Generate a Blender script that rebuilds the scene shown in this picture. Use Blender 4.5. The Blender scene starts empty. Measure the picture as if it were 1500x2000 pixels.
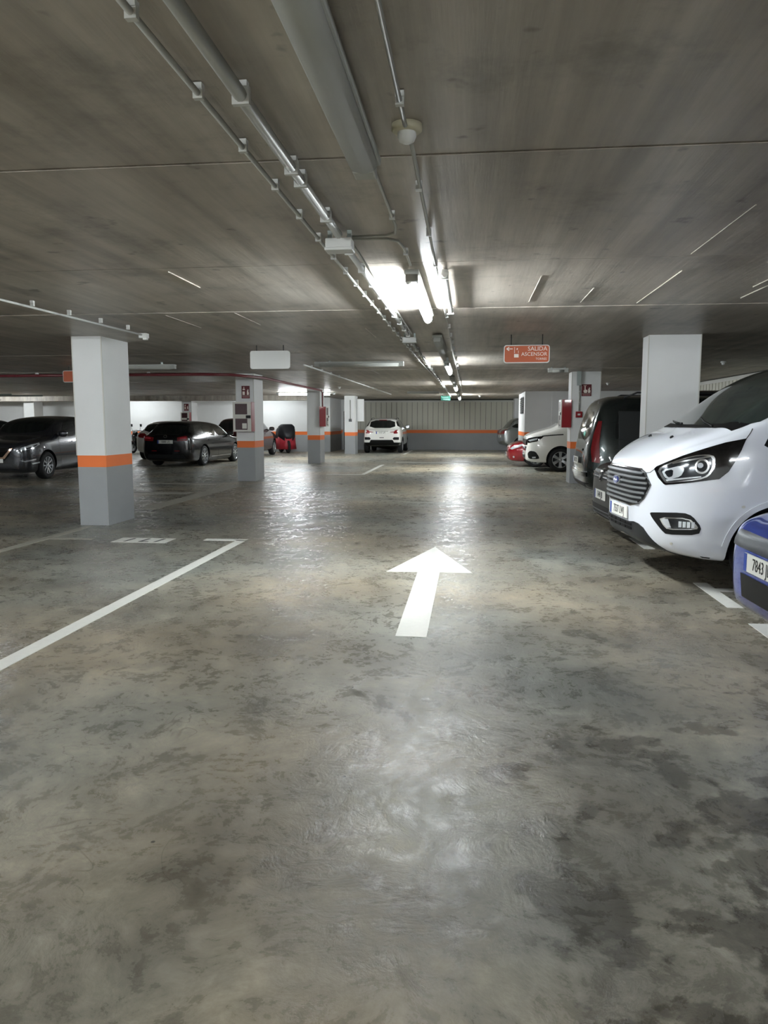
import bpy, bmesh, math, random
from mathutils import Vector, Matrix
from mathutils.bvhtree import BVHTree
from mathutils.geometry import delaunay_2d_cdt
random.seed(7)
PI = math.pi
R_ = math.radians
COL = bpy.context.scene.collection
SC = bpy.context.scene

# ------------------------------------------------------------------ camera, world, exposure
EYE = 1.43          # eye height
CEIL = 2.58         # ceiling height
cam_d = bpy.data.cameras.new('camera')
cam = bpy.data.objects.new('camera', cam_d)
COL.objects.link(cam)
cam_d.sensor_fit = 'VERTICAL'
cam_d.sensor_height = 36.0
cam_d.sensor_width = 27.0
cam_d.lens = 26.64
cam_d.clip_start = 0.02
cam.location = (0, 0, EYE)
cam.rotation_euler = (R_(90 - 6.7817), 0, R_(6.4312))
SC.camera = cam
w = bpy.data.worlds.new('world')
SC.world = w
w.use_nodes = True
w.node_tree.nodes['Background'].inputs[0].default_value = (0.5, 0.55, 0.6, 1)
w.node_tree.nodes['Background'].inputs[1].default_value = 0.05
SC.view_settings.view_transform = 'Standard'
SC.view_settings.look = 'None'
SC.view_settings.gamma = 1
SC.view_settings.use_curve_mapping = False
SC.view_settings.exposure = 1.85
TUBE_POWER = 64.0      # emission strength of a lit fluorescent tube

# ------------------------------------------------------------------ materials
def srgb(c):
    return tuple((x / 12.92 if x <= 0.04045 else ((x + 0.055) / 1.055) ** 2.4) for x in c)
def hx(h):
    return srgb(tuple(int(h[i:i + 2], 16) / 255 for i in (0, 2, 4)))
MATS = {}
def mat(name, col='808080', rough=0.5, metal=0.0, var=0.0, vscale=8.0, bump=0.0, bscale=30.0, coat=0.0,
        emit=None, estr=0.0, trans=0.0, spec=0.5):
    if name in MATS: return MATS[name]
    m = bpy.data.materials.new(name); m.use_nodes = True
    nt = m.node_tree; b = nt.nodes['Principled BSDF']
    c = hx(col) if isinstance(col, str) else col
    b.inputs['Base Color'].default_value = (*c, 1)
    b.inputs['Roughness'].default_value = rough
    b.inputs['Metallic'].default_value = metal
    b.inputs['Coat Weight'].default_value = coat
    b.inputs['Coat Roughness'].default_value = 0.04
    b.inputs['Specular IOR Level'].default_value = spec
    b.inputs['Transmission Weight'].default_value = trans
    if emit is not None:
        b.inputs['Emission Color'].default_value = (*(hx(emit) if isinstance(emit, str) else emit), 1)
        b.inputs['Emission Strength'].default_value = estr
    if var or bump:
        tc = nt.nodes.new('ShaderNodeTexCoord')
        n = nt.nodes.new('ShaderNodeTexNoise'); n.inputs['Scale'].default_value = vscale; n.inputs['Detail'].default_value = 4
        nt.links.new(tc.outputs['Object'], n.inputs['Vector'])
        if var:
            mx = nt.nodes.new('ShaderNodeMix'); mx.data_type = 'RGBA'
            lo = tuple(max(0, x * (1 - var)) for x in c); hi = tuple(min(1, x * (1 + var)) for x in c)
            mx.inputs[6].default_value = (*lo, 1); mx.inputs[7].default_value = (*hi, 1)
            nt.links.new(n.outputs['Fac'], mx.inputs[0]); nt.links.new(mx.outputs[2], b.inputs['Base Color'])
        if bump:
            n2 = nt.nodes.new('ShaderNodeTexNoise'); n2.inputs['Scale'].default_value = bscale; n2.inputs['Detail'].default_value = 3
            nt.links.new(tc.outputs['Object'], n2.inputs['Vector'])
            bp = nt.nodes.new('ShaderNodeBump'); bp.inputs['Strength'].default_value = bump; bp.inputs['Distance'].default_value = 0.01
            nt.links.new(n2.outputs['Fac'], bp.inputs['Height']); nt.links.new(bp.outputs['Normal'], b.inputs['Normal'])
    MATS[name] = m
    return m

def floor_material(name, base, lo, hi, rough):
    m = bpy.data.materials.new(name); m.use_nodes = True
    nt = m.node_tree; L = nt.links; b = nt.nodes['Principled BSDF']
    def N(t, **k):
        n = nt.nodes.new(t)
        for a, v in k.items(): n.inputs[a].default_value = v
        return n
    tc = N('ShaderNodeTexCoord')
    # swirly trowelled clouds: noise domain-warped by another noise
    w1 = N('ShaderNodeTexNoise', Scale=1.3, Detail=3.0)
    L.new(tc.outputs['Object'], w1.inputs['Vector'])
    sc = nt.nodes.new('ShaderNodeVectorMath'); sc.operation = 'SCALE'; sc.inputs['Scale'].default_value = 0.45
    L.new(w1.outputs['Color'], sc.inputs[0])
    ad = nt.nodes.new('ShaderNodeVectorMath'); ad.operation = 'ADD'
    L.new(tc.outputs['Object'], ad.inputs[0]); L.new(sc.outputs[0], ad.inputs[1])
    n1 = N('ShaderNodeTexNoise', Scale=0.9, Detail=10.0, Roughness=0.66); L.new(ad.outputs[0], n1.inputs['Vector'])
    n2 = N('ShaderNodeTexNoise', Scale=4.2, Detail=12.0, Roughness=0.72, Distortion=0.35); L.new(ad.outputs[0], n2.inputs['Vector'])
    n3 = N('ShaderNodeTexNoise', Scale=0.35, Detail=3.0); L.new(tc.outputs['Object'], n3.inputs['Vector'])
    def ramp(src, stops):
        r = nt.nodes.new('ShaderNodeValToRGB')
        while len(r.color_ramp.elements) < len(stops): r.color_ramp.elements.new(0.5)
        for e, (p, c) in zip(r.color_ramp.elements, stops):
            e.position = p; e.color = (*(hx(c) if isinstance(c, str) else (c, c, c)), 1)
        L.new(src, r.inputs[0]); return r
    c1 = ramp(n1.outputs['Fac'], [(0.33, lo), (0.5, base), (0.66, hi)])
    c2 = ramp(n2.outputs['Fac'], [(0.36, 0.72), (0.5, 0.96), (0.64, 1.2)])
    mul = nt.nodes.new('ShaderNodeMix'); mul.data_type = 'RGBA'; mul.blend_type = 'MULTIPLY'; mul.inputs[0].default_value = 1
    L.new(c1.outputs[0], mul.inputs[6]); L.new(c2.outputs[0], mul.inputs[7])
    n6 = N('ShaderNodeTexNoise', Scale=17.0, Detail=8.0, Roughness=0.7); L.new(ad.outputs[0], n6.inputs['Vector'])
    c6 = ramp(n6.outputs['Fac'], [(0.36, 0.80), (0.5, 1.0), (0.64, 1.18)])
    mulb = nt.nodes.new('ShaderNodeMix'); mulb.data_type = 'RGBA'; mulb.blend_type = 'MULTIPLY'; mulb.inputs[0].default_value = 1
    L.new(mul.outputs[2], mulb.inputs[6]); L.new(c6.outputs[0], mulb.inputs[7]); mul = mulb
    # thin curved scratches: ridge lines of a warped noise
    n7 = N('ShaderNodeTexNoise', Scale=1.7, Detail=2.5, Roughness=0.5, Distortion=1.2); L.new(tc.outputs['Object'], n7.inputs['Vector'])
    n8 = N('ShaderNodeTexNoise', Scale=1.1, Detail=2.0); L.new(tc.outputs['Object'], n8.inputs['Vector'])
    # browner / greyer drift
    c3 = ramp(n3.outputs['Fac'], [(0.4, 'fff4e2'), (0.6, 'e6ecec')])
    mul2 = nt.nodes.new('ShaderNodeMix'); mul2.data_type = 'RGBA'; mul2.blend_type = 'MULTIPLY'; mul2.inputs[0].default_value = 1
    L.new(mul.outputs[2], mul2.inputs[6]); L.new(c3.outputs[0], mul2.inputs[7])
    # dark worn-off stains on the right of the lane, in front
    geo = nt.nodes.new('ShaderNodeSeparateXYZ'); L.new(tc.outputs['Object'], geo.inputs[0])
    s1 = N('ShaderNodeTexNoise', Scale=2.6, Detail=9.0, Roughness=0.6); L.new(tc.outputs['Object'], s1.inputs['Vector'])
    def mr(src, a, b_, c=0.0, d=1.0):
        r = nt.nodes.new('ShaderNodeMapRange'); r.interpolation_type = 'SMOOTHSTEP'
        r.inputs[1].default_value = a; r.inputs[2].default_value = b_; r.inputs[3].default_value = c; r.inputs[4].default_value = d
        L.new(src, r.inputs[0]); return r.outputs[0]
    def mth(op, a, b_):
        r = nt.nodes.new('ShaderNodeMath'); r.operation = op
        for i, q in enumerate((a, b_)):
            if isinstance(q, (int, float)): r.inputs[i].default_value = q
            else: L.new(q, r.inputs[i])
        return r.outputs[0]
    xm = mth('MULTIPLY', mr(geo.outputs['X'], -0.25, 0.45), mr(geo.outputs['Y'], 5.2, 2.6))
    th = mth('SUBTRACT', 0.68, mth('MULTIPLY', xm, 0.172))
    soft = nt.nodes.new('ShaderNodeMapRange'); L.new(mth('SUBTRACT', s1.outputs['Fac'], th), soft.inputs[0])
    soft.inputs[1].default_value = -0.01; soft.inputs[2].default_value = 0.02
    dk = nt.nodes.new('ShaderNodeMix'); dk.data_type = 'RGBA'; dk.blend_type = 'MULTIPLY'
    L.new(soft.outputs[0], dk.inputs[0]); L.new(mul2.outputs[2], dk.inputs[6]); dk.inputs[7].default_value = (0.5, 0.49, 0.48, 1)
    ridge = mth('ABSOLUTE', mth('SUBTRACT', n7.outputs['Fac'], 0.5), 0)
    line = mth('MULTIPLY', mr(ridge, 0.0, 0.006, 1.0, 0.0), mr(n8.outputs['Fac'], 0.55, 0.62))
    sm = nt.nodes.new('ShaderNodeMix'); sm.data_type = 'RGBA'; sm.blend_type = 'MULTIPLY'
    L.new(line, sm.inputs[0]); L.new(dk.outputs[2], sm.inputs[6]); sm.inputs[7].default_value = (0.55, 0.55, 0.53, 1); dk = sm
    # pits
    vo = N('ShaderNodeTexVoronoi', Scale=3.2); L.new(tc.outputs['Object'], vo.inputs['Vector'])
    pit = mr(vo.outputs['Distance'], 0.022, 0.03, 0.25, 1.0)
    pm = nt.nodes.new('ShaderNodeMix'); pm.data_type = 'RGBA'; pm.blend_type = 'MULTIPLY'; pm.inputs[0].default_value = 1
    L.new(dk.outputs[2], pm.inputs[6]); L.new(pit, pm.inputs[7])
    L.new(pm.outputs[2], b.inputs['Base Color'])
    rr = mr(mth('ADD', mth('MULTIPLY', n6.outputs['Fac'], 0.5), mth('MULTIPLY', n2.outputs['Fac'], 0.5)), 0.38, 0.62, rough[0], rough[1]); L.new(rr, b.inputs['Roughness'])
    b.inputs['Specular IOR Level'].default_value = 0.32
    # relief: trowel waves and scratches
    n4 = N('ShaderNodeTexNoise', Scale=7.0, Detail=10.0, Roughness=0.66, Distortion=0.8); L.new(ad.outputs[0], n4.inputs['Vector'])
    n5 = N('ShaderNodeTexNoise', Scale=2.2, Detail=2.0); L.new(ad.outputs[0], n5.inputs['Vector'])
    hh = mth('ADD', mth('ADD', mth('MULTIPLY', n4.outputs['Fac'], 0.7), mth('MULTIPLY', n5.outputs['Fac'], 0.35)), mth('MULTIPLY', n6.outputs['Fac'], 0.34))
    bp = nt.nodes.new('ShaderNodeBump'); bp.inputs['Strength'].default_value = 0.45; bp.inputs['Distance'].default_value = 0.015
    L.new(hh, bp.inputs['Height']); L.new(bp.outputs['Normal'], b.inputs['Normal'])
    return m

def ceiling_material():
    m = bpy.data.materials.new('ceiling_concrete'); m.use_nodes = True
    nt = m.node_tree; L = nt.links; b = nt.nodes['Principled BSDF']
    tc = nt.nodes.new('ShaderNodeTexCoord')
    mp = nt.nodes.new('ShaderNodeMapping'); mp.inputs['Scale'].default_value = (1.0, 0.35, 1)
    L.new(tc.outputs['Object'], mp.inputs[0])
    def noise(s, d, v, r=0.6):
        n = nt.nodes.new('ShaderNodeTexNoise'); n.inputs['Scale'].default_value = s; n.inputs['Detail'].default_value = d; n.inputs['Roughness'].default_value = r
        L.new(v, n.inputs['Vector']); return n
    def ramp(src, stops):
        r = nt.nodes.new('ShaderNodeValToRGB')
        while len(r.color_ramp.elements) < len(stops): r.color_ramp.elements.new(0.5)
        for e, (p, c) in zip(r.color_ramp.elements, stops):
            e.position = p; e.color = (*(hx(c) if isinstance(c, str) else (c, c, c)), 1)
        L.new(src, r.inputs[0]); return r
    def mul(a, b_):
        x = nt.nodes.new('ShaderNodeMix'); x.data_type = 'RGBA'; x.blend_type = 'MULTIPLY'; x.inputs[0].default_value = 1
        L.new(a, x.inputs[6]); L.new(b_, x.inputs[7]); return x.outputs[2]
    a = ramp(noise(0.9, 6, mp.outputs[0]).outputs['Fac'], [(0.3, '948b80'), (0.52, 'aaa297'), (0.7, 'bcb6ac')])
    # long streaks along the lane
    mp2 = nt.nodes.new('ShaderNodeMapping'); mp2.inputs['Scale'].default_value = (7.0, 0.35, 1)
    L.new(tc.outputs['Object'], mp2.inputs[0])
    s = ramp(noise(1.0, 5, mp2.outputs[0]).outputs['Fac'], [(0.3, 0.7), (0.62, 1.1)])
    st = ramp(noise(1.4, 8, tc.outputs['Object'], 0.7).outputs['Fac'], [(0.30, 0.62), (0.46, 1.0), (0.66, 1.1)])
    sp = ramp(noise(4.5, 3, tc.outputs['Object']).outputs['Fac'], [(0.27, 0.5), (0.34, 1.0)])
    L.new(mul(mul(mul(a.outputs[0], s.outputs[0]), st.outputs[0]), sp.outputs[0]), b.inputs['Base Color'])
    b.inputs['Roughness'].default_value = 0.42
    b.inputs['Specular IOR Level'].default_value = 0.28
    bp = nt.nodes.new('ShaderNodeBump'); bp.inputs['Strength'].default_value = 0.25; bp.inputs['Distance'].default_value = 0.01
    L.new(noise(3.0, 4, mp2.outputs[0]).outputs['Fac'], bp.inputs['Height']); L.new(bp.outputs['Normal'], b.inputs['Normal'])
    return m

M_floor1 = floor_material('floor_concrete_near', '8d8b83', '6b6963', 'aaa79d', (0.165, 0.52))
M_floor2 = floor_material('floor_concrete_far', 'a09e94', '88867e', 'b3b1a6', (0.2, 0.5))
M_ceil = ceiling_material()
M_white = mat('painted_plaster_white', 'e0e1e0', 0.6, var=0.04, vscale=3, bump=0.08, bscale=60)
M_orange = mat('painted_band_orange', 'ee7833', 0.5, var=0.05, vscale=4)
M_grey = mat('painted_plinth_grey', '979a9b', 0.5, var=0.06, vscale=3, bump=0.08, bscale=60)
M_paint = mat('road_marking_white', 'dfdfd8', 0.65, spec=0.2, var=0.08, vscale=25)
M_paintw = mat('road_marking_worn', 'a8a69a', 0.5, var=0.18, vscale=14)
M_panel = mat('corrugated_panel_beige', 'cbc9bb', 0.5, 0.0, var=0.05, vscale=2)
M_joint = mat('panel_joint_dark', '3a3a36', 0.7)
M_trimw = mat('trim_light', 'c9c8c0', 0.5)
M_pipe = mat('conduit_grey', 'a9a9a2', 0.4, 0.3)
M_pvc = mat('pvc_light_grey', 'c9cac6', 0.45)
M_galv = mat('galvanised_steel', 'a4adaa', 0.4, 0.6)
M_red = mat('fire_red', '8e1620', 0.35, coat=0.3)
M_redpipe = mat('red_pipe_paint', '6a1a24', 0.4, coat=0.2)
M_frame = mat('cabinet_door_white', 'd5d2c8', 0.4)
M_darkglass = mat('cabinet_window_dark', '3a1116', 0.4)
M_black = mat('black_plastic', '0a0a0b', 0.5, spec=0.3)
M_bg = mat('gloss_black', '060607', 0.08, coat=0.6)
M_satin = mat('satin_dark_grey', '222426', 0.4)
M_rubber = mat('tyre_rubber', '111213', 0.75, bump=0.15, bscale=80)
M_alloy = mat('alloy_silver', 'b9bcbf', 0.28, 0.85)
M_alloyd = mat('alloy_dark', '55585c', 0.3, 0.8)
M_chrome = mat('chrome', 'd8dadc', 0.12, 1.0)
M_glass = mat('car_glass_dark', '0e1415', 0.04, spec=0.8, coat=0.4)
M_glassg = mat('windscreen_glass', '1c2624', 0.05, spec=0.8, coat=0.5)
M_lens = mat('lamp_lens_clear', 'd5dade', 0.12, 0.4)
M_lensd = mat('lamp_housing_dark', '2a2d31', 0.1, 0.5, coat=0.8)
M_tail = mat('tail_lamp_red', '7a0a12', 0.3, coat=0.2)
M_platew = mat('plate_white', 'e4e4dd', 0.4)
M_plateb = mat('plate_blue', '24419a', 0.4)
M_ink = mat('plate_ink', '121212', 0.5)
M_lamp_on = mat('tube_lit', 'ffffff', 0.5, emit='f4fbff', estr=TUBE_POWER)
M_lamp_half = mat('tube_half', 'ffffff', 0.5, emit='f4fbff', estr=TUBE_POWER * 0.5)  # half strength, so its floor reflection does not wash out the arrow
M_lamp_dim = mat('tube_dim', 'ffffff', 0.5, emit='f4fbff', estr=16.0)
M_lamp_off = mat('tube_unlit', 'c8cac6', 0.35)
M_diff = mat('luminaire_cover', 'a9aaa4', 0.6)
M_tray = mat('luminaire_tray', 'b2b4af', 0.5)
M_sign = mat('sign_orange', 'b8552a', 0.5)
M_signw = mat('sign_white', 'd8d9d6', 0.5)
M_signtext = mat('sign_lettering', 'f0e6dc', 0.5)
M_green = mat('exit_sign_green', '1f5a4c', 0.5)
M_detector = mat('detector_cream', 'b9b39a', 0.5)

# ------------------------------------------------------------------ mesh helpers
class MB:
    def __init__(s): s.v = []; s.f = []; s.mi = []; s.sm = []
    def add(s, vs, fs, mi=0, smooth=False):
        o = len(s.v); s.v += [tuple(p) for p in vs]
        for f in fs: s.f.append([i + o for i in f]); s.mi.append(mi); s.sm.append(smooth)
    def box(s, c, d, mi=0, rz=0.0, M=None):
        x, y, z = d[0] / 2, d[1] / 2, d[2] / 2
        vs = [Vector((sx * x, sy * y, sz * z)) for sz in (-1, 1) for sy in (-1, 1) for sx in (-1, 1)]
        if rz: vs = [Matrix.Rotation(rz, 3, 'Z') @ v for v in vs]
        if M is not None: vs = [M @ v for v in vs]
        vs = [v + Vector(c) for v in vs]
        s.add(vs, [(0, 2, 3, 1), (4, 5, 7, 6), (0, 1, 5, 4), (2, 6, 7, 3), (0, 4, 6, 2), (1, 3, 7, 5)], mi)
    def bbox(s, x0, x1, y0, y1, z0, z1, mi=0):
        s.box(((x0 + x1) / 2, (y0 + y1) / 2, (z0 + z1) / 2), (abs(x1 - x0), abs(y1 - y0), abs(z1 - z0)), mi)
    def tube(s, pts, r, n=10, mi=0, cap=True):
        pts = [Vector(p) for p in pts]; rings = []; up = None
        for i, p in enumerate(pts):
            t = (pts[min(i + 1, len(pts) - 1)] - pts[max(i - 1, 0)]).normalized()
            a = Vector((0, 0, 1)) if abs(t.z) < 0.9 else Vector((1, 0, 0))
            u = t.cross(a).normalized() if up is None else (up - t * up.dot(t)).normalized()
            up = u; v = t.cross(u)
            rr = r[i] if isinstance(r, (list, tuple)) else r
            rings.append([p + (u * math.cos(2 * PI * k / n) + v * math.sin(2 * PI * k / n)) * rr for k in range(n)])
        vs = [q for ring in rings for q in ring]; fs = []
        for i in range(len(rings) - 1):
            for k in range(n):
                k2 = (k + 1) % n
                fs.append((i * n + k, i * n + k2, (i + 1) * n + k2, (i + 1) * n + k))
        s.add(vs, fs, mi, True)
        if cap:
            o = len(s.v) - len(vs)
            s.f.append([o + k for k in range(n)][::-1]); s.mi.append(mi); s.sm.append(False)
            s.f.append([o + (len(rings) - 1) * n + k for k in range(n)]); s.mi.append(mi); s.sm.append(False)
    def lathe(s, prof, axis='y', n=32, c=(0, 0, 0), mi=0, closed=False):
        vs = []; m = len(prof)
        for k in range(n):
            a = 2 * PI * k / n
            for (r, h) in prof:
                if axis == 'y': p = (r * math.cos(a), h, r * math.sin(a))
                elif axis == 'z': p = (r * math.cos(a), r * math.sin(a), h)
                else: p = (h, r * math.cos(a), r * math.sin(a))
                vs.append((p[0] + c[0], p[1] + c[1], p[2] + c[2]))
        fs = []
        for k in range(n):
            k2 = (k + 1) % n
            for j in range(m if closed else m - 1):
                j2 = (j + 1) % m
                fs.append((k * m + j, k2 * m + j, k2 * m + j2, k * m + j2))
        s.add(vs, fs, mi, True)
    def prism(s, poly, z0, z1, mi=0):      # polygon in xy, extruded in z
        n = len(poly)
        vs = [(x, y, z0) for x, y in poly] + [(x, y, z1) for x, y in poly]
        fs = [list(range(n))[::-1], [n + i for i in range(n)]] + [(i, (i + 1) % n, n + (i + 1) % n, n + i) for i in range(n)]
        s.add(vs, fs, mi)
    def mesh(s, name, mats):
        me = bpy.data.meshes.new(name); me.from_pydata(s.v, [], s.f)
        for m in (mats if isinstance(mats, (list, tuple)) else [mats]): me.materials.append(m)
        me.polygons.foreach_set('material_index', s.mi); me.polygons.foreach_set('use_smooth', s.sm)
        bm = bmesh.new(); bm.from_mesh(me); bmesh.ops.recalc_face_normals(bm, faces=bm.faces); bm.to_mesh(me); bm.free()
        return me
    def build(s, name, mats, parent=None, loc=None, bevel=0):
        me = s.mesh(name, mats)
        return link(name, me, parent, loc, bevel)
def link(name, me, parent=None, loc=None, bevel=0, rz=0):
    o = bpy.data.objects.new(name, me); COL.objects.link(o)
    if parent: o.parent = parent
    if loc: o.location = loc
    if rz: o.rotation_euler = (0, 0, rz)
    if bevel:
        b = o.modifiers.new('bevel', 'BEVEL'); b.width = bevel; b.segments = 2; b.limit_method = 'ANGLE'
    return o
def tag(o, label=None, cat=None, group=None, kind=None):
    if label: o['label'] = label
    if cat: o['category'] = cat
    if group: o['group'] = group
    if kind: o['kind'] = kind
    return o
def empty(name, loc=(0, 0, 0), rz=0, label=None, cat=None, group=None, kind=None):
    o = bpy.data.objects.new(name, None); COL.objects.link(o); o.empty_display_size = 0.1
    o.location = loc; o.rotation_euler = (0, 0, rz)
    return tag(o, label, cat, group, kind)
def text_mesh(txt, size, M, name, mat_, parent=None, extrude=0.001, align='CENTER'):
    cu = bpy.data.curves.new(name, 'FONT'); cu.body = txt; cu.size = size; cu.extrude = extrude
    cu.align_x = align; cu.align_y = 'CENTER'; cu.resolution_u = 3
    t = bpy.data.objects.new(name, cu); COL.objects.link(t)
    dg = bpy.context.evaluated_depsgraph_get(); me = bpy.data.meshes.new_from_object(t.evaluated_get(dg))
    bpy.data.objects.remove(t); bpy.data.curves.remove(cu)
    me.transform(M); me.materials.clear(); me.materials.append(mat_); me.name = name
    return link(name, me, parent)
def face_matrix(origin, right, up):        # text plane: x->right, y->up
    r = Vector(right).normalized(); u = Vector(up).normalized(); n = r.cross(u)
    return Matrix(((r.x, u.x, n.x, origin[0]), (r.y, u.y, n.y, origin[1]), (r.z, u.z, n.z, origin[2]), (0, 0, 0, 1)))

# ------------------------------------------------------------------ the shell
XL, XR, YN, YF = -27.0, 6.6, -9.0, 39.2
fl = empty('floor', kind='structure')
for (y0, y1, mt) in ((YN, 15.45, M_floor1), (15.462, YF, M_floor2)):
    b = MB(); b.bbox(XL, 9, y0, y1, -0.2, 0); b.build('floor_slab', mt, fl)
ce = empty('ceiling', kind='structure')
ys = [YN, -7.9, -5.63, -3.36, -1.09, 1.18, 3.45, 5.68, 7.95, 10.4, 12.75, 14.7]
while ys[-1] < YF - 2: ys.append(ys[-1] + 2.3)
ys.append(YF + 0.3)
for i in range(len(ys) - 1):
    b = MB(); dz = (0.0, 0.003, 0.001, 0.004)[i % 4]
    g0 = 0.03 if abs(ys[i] - 14.7) < .01 else 0.011; g1 = 0.03 if abs(ys[i + 1] - 14.7) < .01 else 0.011
    b.bbox(XL, 9, ys[i] + g0, ys[i + 1] - g1, CEIL + dz, CEIL + 0.25)
    b.build('ceiling_slab_strip', M_ceil, ce)
b = MB(); b.bbox(XL, 9, YN, YF + 0.4, CEIL + 0.2, CEIL + 0.3); b.build('ceiling_backing', M_joint, ce)
# cement fins left between the formwork boards
b = MB()
for (x, y0, y1) in ((1.5, 4.4, 5.6), (2.5, 6.6, 7.6), (-2.33, 5.8, 6.5), (-3.3, 8.1, 9.2), (-2.5, 8.0, 9.0), (0.55, 6.3, 7.6), (1.6, 6.2, 7.8), (-1.3, 9.5, 10.5), (-2.2, 17, 18.5), (2.4, 5.9, 7.0), (1.05, 6.9, 7.7)):
    b.bbox(x - 0.003, x + 0.003, y0, y1, CEIL - 0.004, CEIL + 0.005)
tag(b.build('formwork_fin', M_ceil, ce), kind='stuff')

def banded_wall(name, x0, x1, y0, y1, z1=CEIL, zb=0.81, zo=0.97):
    e = empty(name, ((x0 + x1) / 2, (y0 + y1) / 2, 0), kind='structure')
    cx, cy = (x0 + x1) / 2, (y0 + y1) / 2
    for nm, a, c, m in (('plinth_band', 0, zb, M_grey), ('orange_band', zb, zo, M_orange), ('upper_wall', zo, z1, M_white)):
        b = MB(); b.bbox(x0 - cx, x1 - cx, y0 - cy, y1 - cy, a, c); b.build(nm, m, e)
    return e
banded_wall('wall_rear_left', XL, -6.65, 36.0, 36.2)
banded_wall('wall_return', -6.85, -6.65, 36.2, YF)
banded_wall('wall_left', XL - 0.2, XL, YN, 36.2)
banded_wall('wall_near', XL, 9, YN - 0.2, YN)
# soffit beam in front of the rear left wall
b = MB(); b.bbox(XL, -6.66, 32.6, 33.3, 2.36, CEIL); tag(b.build('trim_1', M_ceil), kind='structure')
# far wall: painted dado, corrugated panels above, light head rail
fw = empty('wall_far', (-2, YF, 0), kind='structure')
def fwp(n, m, x0, x1, z0, z1, y0=0.0, y1=0.25):
    b = MB(); b.bbox(x0 + 2, x1 + 2, y0, y1, z0, z1); b.build(n, m, fw)
fwp('plinth_band', M_grey, -6.65, 6.6, 0, 0.86); fwp('orange_band', M_orange, -6.65, 6.6, 0.86, 1.02)
fwp('coping', M_trimw, -6.65, 6.6, 1.02, 1.05, -0.02)
fwp('upper_wall', M_joint, -6.65, 6.6, 1.05, CEIL, 0.03)
fwp('head_rail', M_trimw, -5.9, 6.6, 2.43, 2.52, -0.03)
fwp('white_pier', M_white, -6.65, -5.95, 1.05, CEIL, -0.02)
x = -5.9; k = 0
pm = MB(); pm.bbox(0, 0.252, 0, 0.03, 1.05, 2.43); pm.bbox(0.02, 0.04, -0.012, 0, 1.05, 2.43); pm = pm.mesh('wall_panel', M_panel)
while x < 6.4:
    o = link('wall_panel', pm, fw, (x + 2, -0.0, 0)); x += 0.268
# right wall behind the bays
rw = empty('wall_right', (XR, 15, 0), kind='structure')
b = MB(); b.bbox(0, 0.2, YN - 15, YF - 15, 0, CEIL); b.build('upper_wall', M_joint, rw)
b = MB(); b.bbox(-0.05, 0, YN - 15, YF - 15, 2.47, 2.56); b.build('head_rail', M_trimw, rw)
pm2 = MB(); pm2.bbox(-0.03, 0, 0, 0.252, 0.0, 2.47); pm2.bbox(-0.042, -0.03, 0.02, 0.04, 0, 2.47); pm2 = pm2.mesh('wall_panel', M_panel)
y = 6.0
while y < 36: link('wall_panel', pm2, rw, (0, y - 15, 0)); y += 0.268
# right-hand block beyond the bays (lift core) with louvre
blk = empty('wall_core', (2.07, 29.5, 0), kind='structure')
def bk(n, m, x0, x1, y0, y1, z0, z1): b = MB(); b.bbox(x0, x1, y0, y1, z0, z1); return b.build(n, m, blk)
for nm, a, c, m in (('plinth_band', 0, 0.88, M_grey), ('orange_band', 0.88, 1.04, M_orange), ('upper_wall', 1.04, CEIL, M_white)):
    bk(nm, m, 0, 4.5, 0, 3.7, a, c)
bk('upper_wall', M_white, 1.0, 1.5, -0.03, 0, 1.0, CEIL)
bk('wall_end', M_white, 0.1, 0.3, 8.6, 9.7, 0, CEIL)
lv = MB(); lv.bbox(-0.03, 0, 0.7, 2.2, 1.75, 2.4); lvo = lv.build('louvre_frame', M_satin, blk)
for i in range(8):
    l = MB(); l.box((-0.045, 1.45, 1.8 + i * 0.075), (0.04, 1.4, 0.012), 0, M=Matrix.Rotation(0.6, 3, 'Y')); l.build('louvre_slat', M_alloyd, lvo)
# door in the recess beside the far wall
d = empty('door_1', (-6.35, YF - 0.02, 0), kind='structure')
for nm, m, x0, x1, y0, y1, z0, z1 in (('door_leaf', M_satin, -0.17, 0.02, -0.02, 0, 0, 1.98), ('door_frame', M_white, -0.22, -0.17, -0.06, 0.02, 0, 2.05),
                                      ('door_frame', M_white, 0.02, 0.1, -0.06, 0.02, 0, 2.05), ('door_frame', M_white, -0.17, 0.02, -0.06, 0.02, 1.98, 2.05)):
    b = MB(); b.bbox(x0, x1, y0, y1, z0, z1); b.build(nm, m, d)

# ------------------------------------------------------------------ pillars
def pillar(x0, x1, y0, y1, label, group='painted concrete pillars', chamfer=False):
    cx, cy = (x0 + x1) / 2, (y0 + y1) / 2; hx_, hy = (x1 - x0) / 2, (y1 - y0) / 2
    e = empty('pillar', (cx, cy, 0), label=label, cat='pillar', group=group)
    for nm, a, c, m in (('plinth', 0, 0.81, M_grey), ('orange_band', 0.81, 0.97, M_orange), ('shaft', 0.97, CEIL, M_white)):
        b = MB(); b.bbox(-hx_, hx_, -hy, hy, a, c); b.build(nm, m, e)
    for sx in (-1, 1):
        b = MB(); b.bbox(sx * hx_ - 0.012, sx * hx_ + 0.002, -hy - 0.003, -hy + 0.01, 0.97, CEIL); b.build('corner_bead', M_trimw, e)
    return e
pillar(-5.385, -4.97, 9.95, 10.76, 'large white pillar with orange band, nearest on the left of the lane')
pillar(-5.61, -5.17, 17.95, 18.75, 'white pillar carrying the hose cabinet, second on the left of the lane')
pillar(-5.6, -5.16, 26.0, 26.8, 'pillar with red hose cabinet on its lane side, third on the left')
pillar(-5.57, -5.1, 33.7, 34.5, 'narrow far pillar just left of the white car seen from behind')
pillar(2.36, 3.03, 10.62, 11.0, 'broad white pillar rising behind the white van bonnet')
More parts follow.
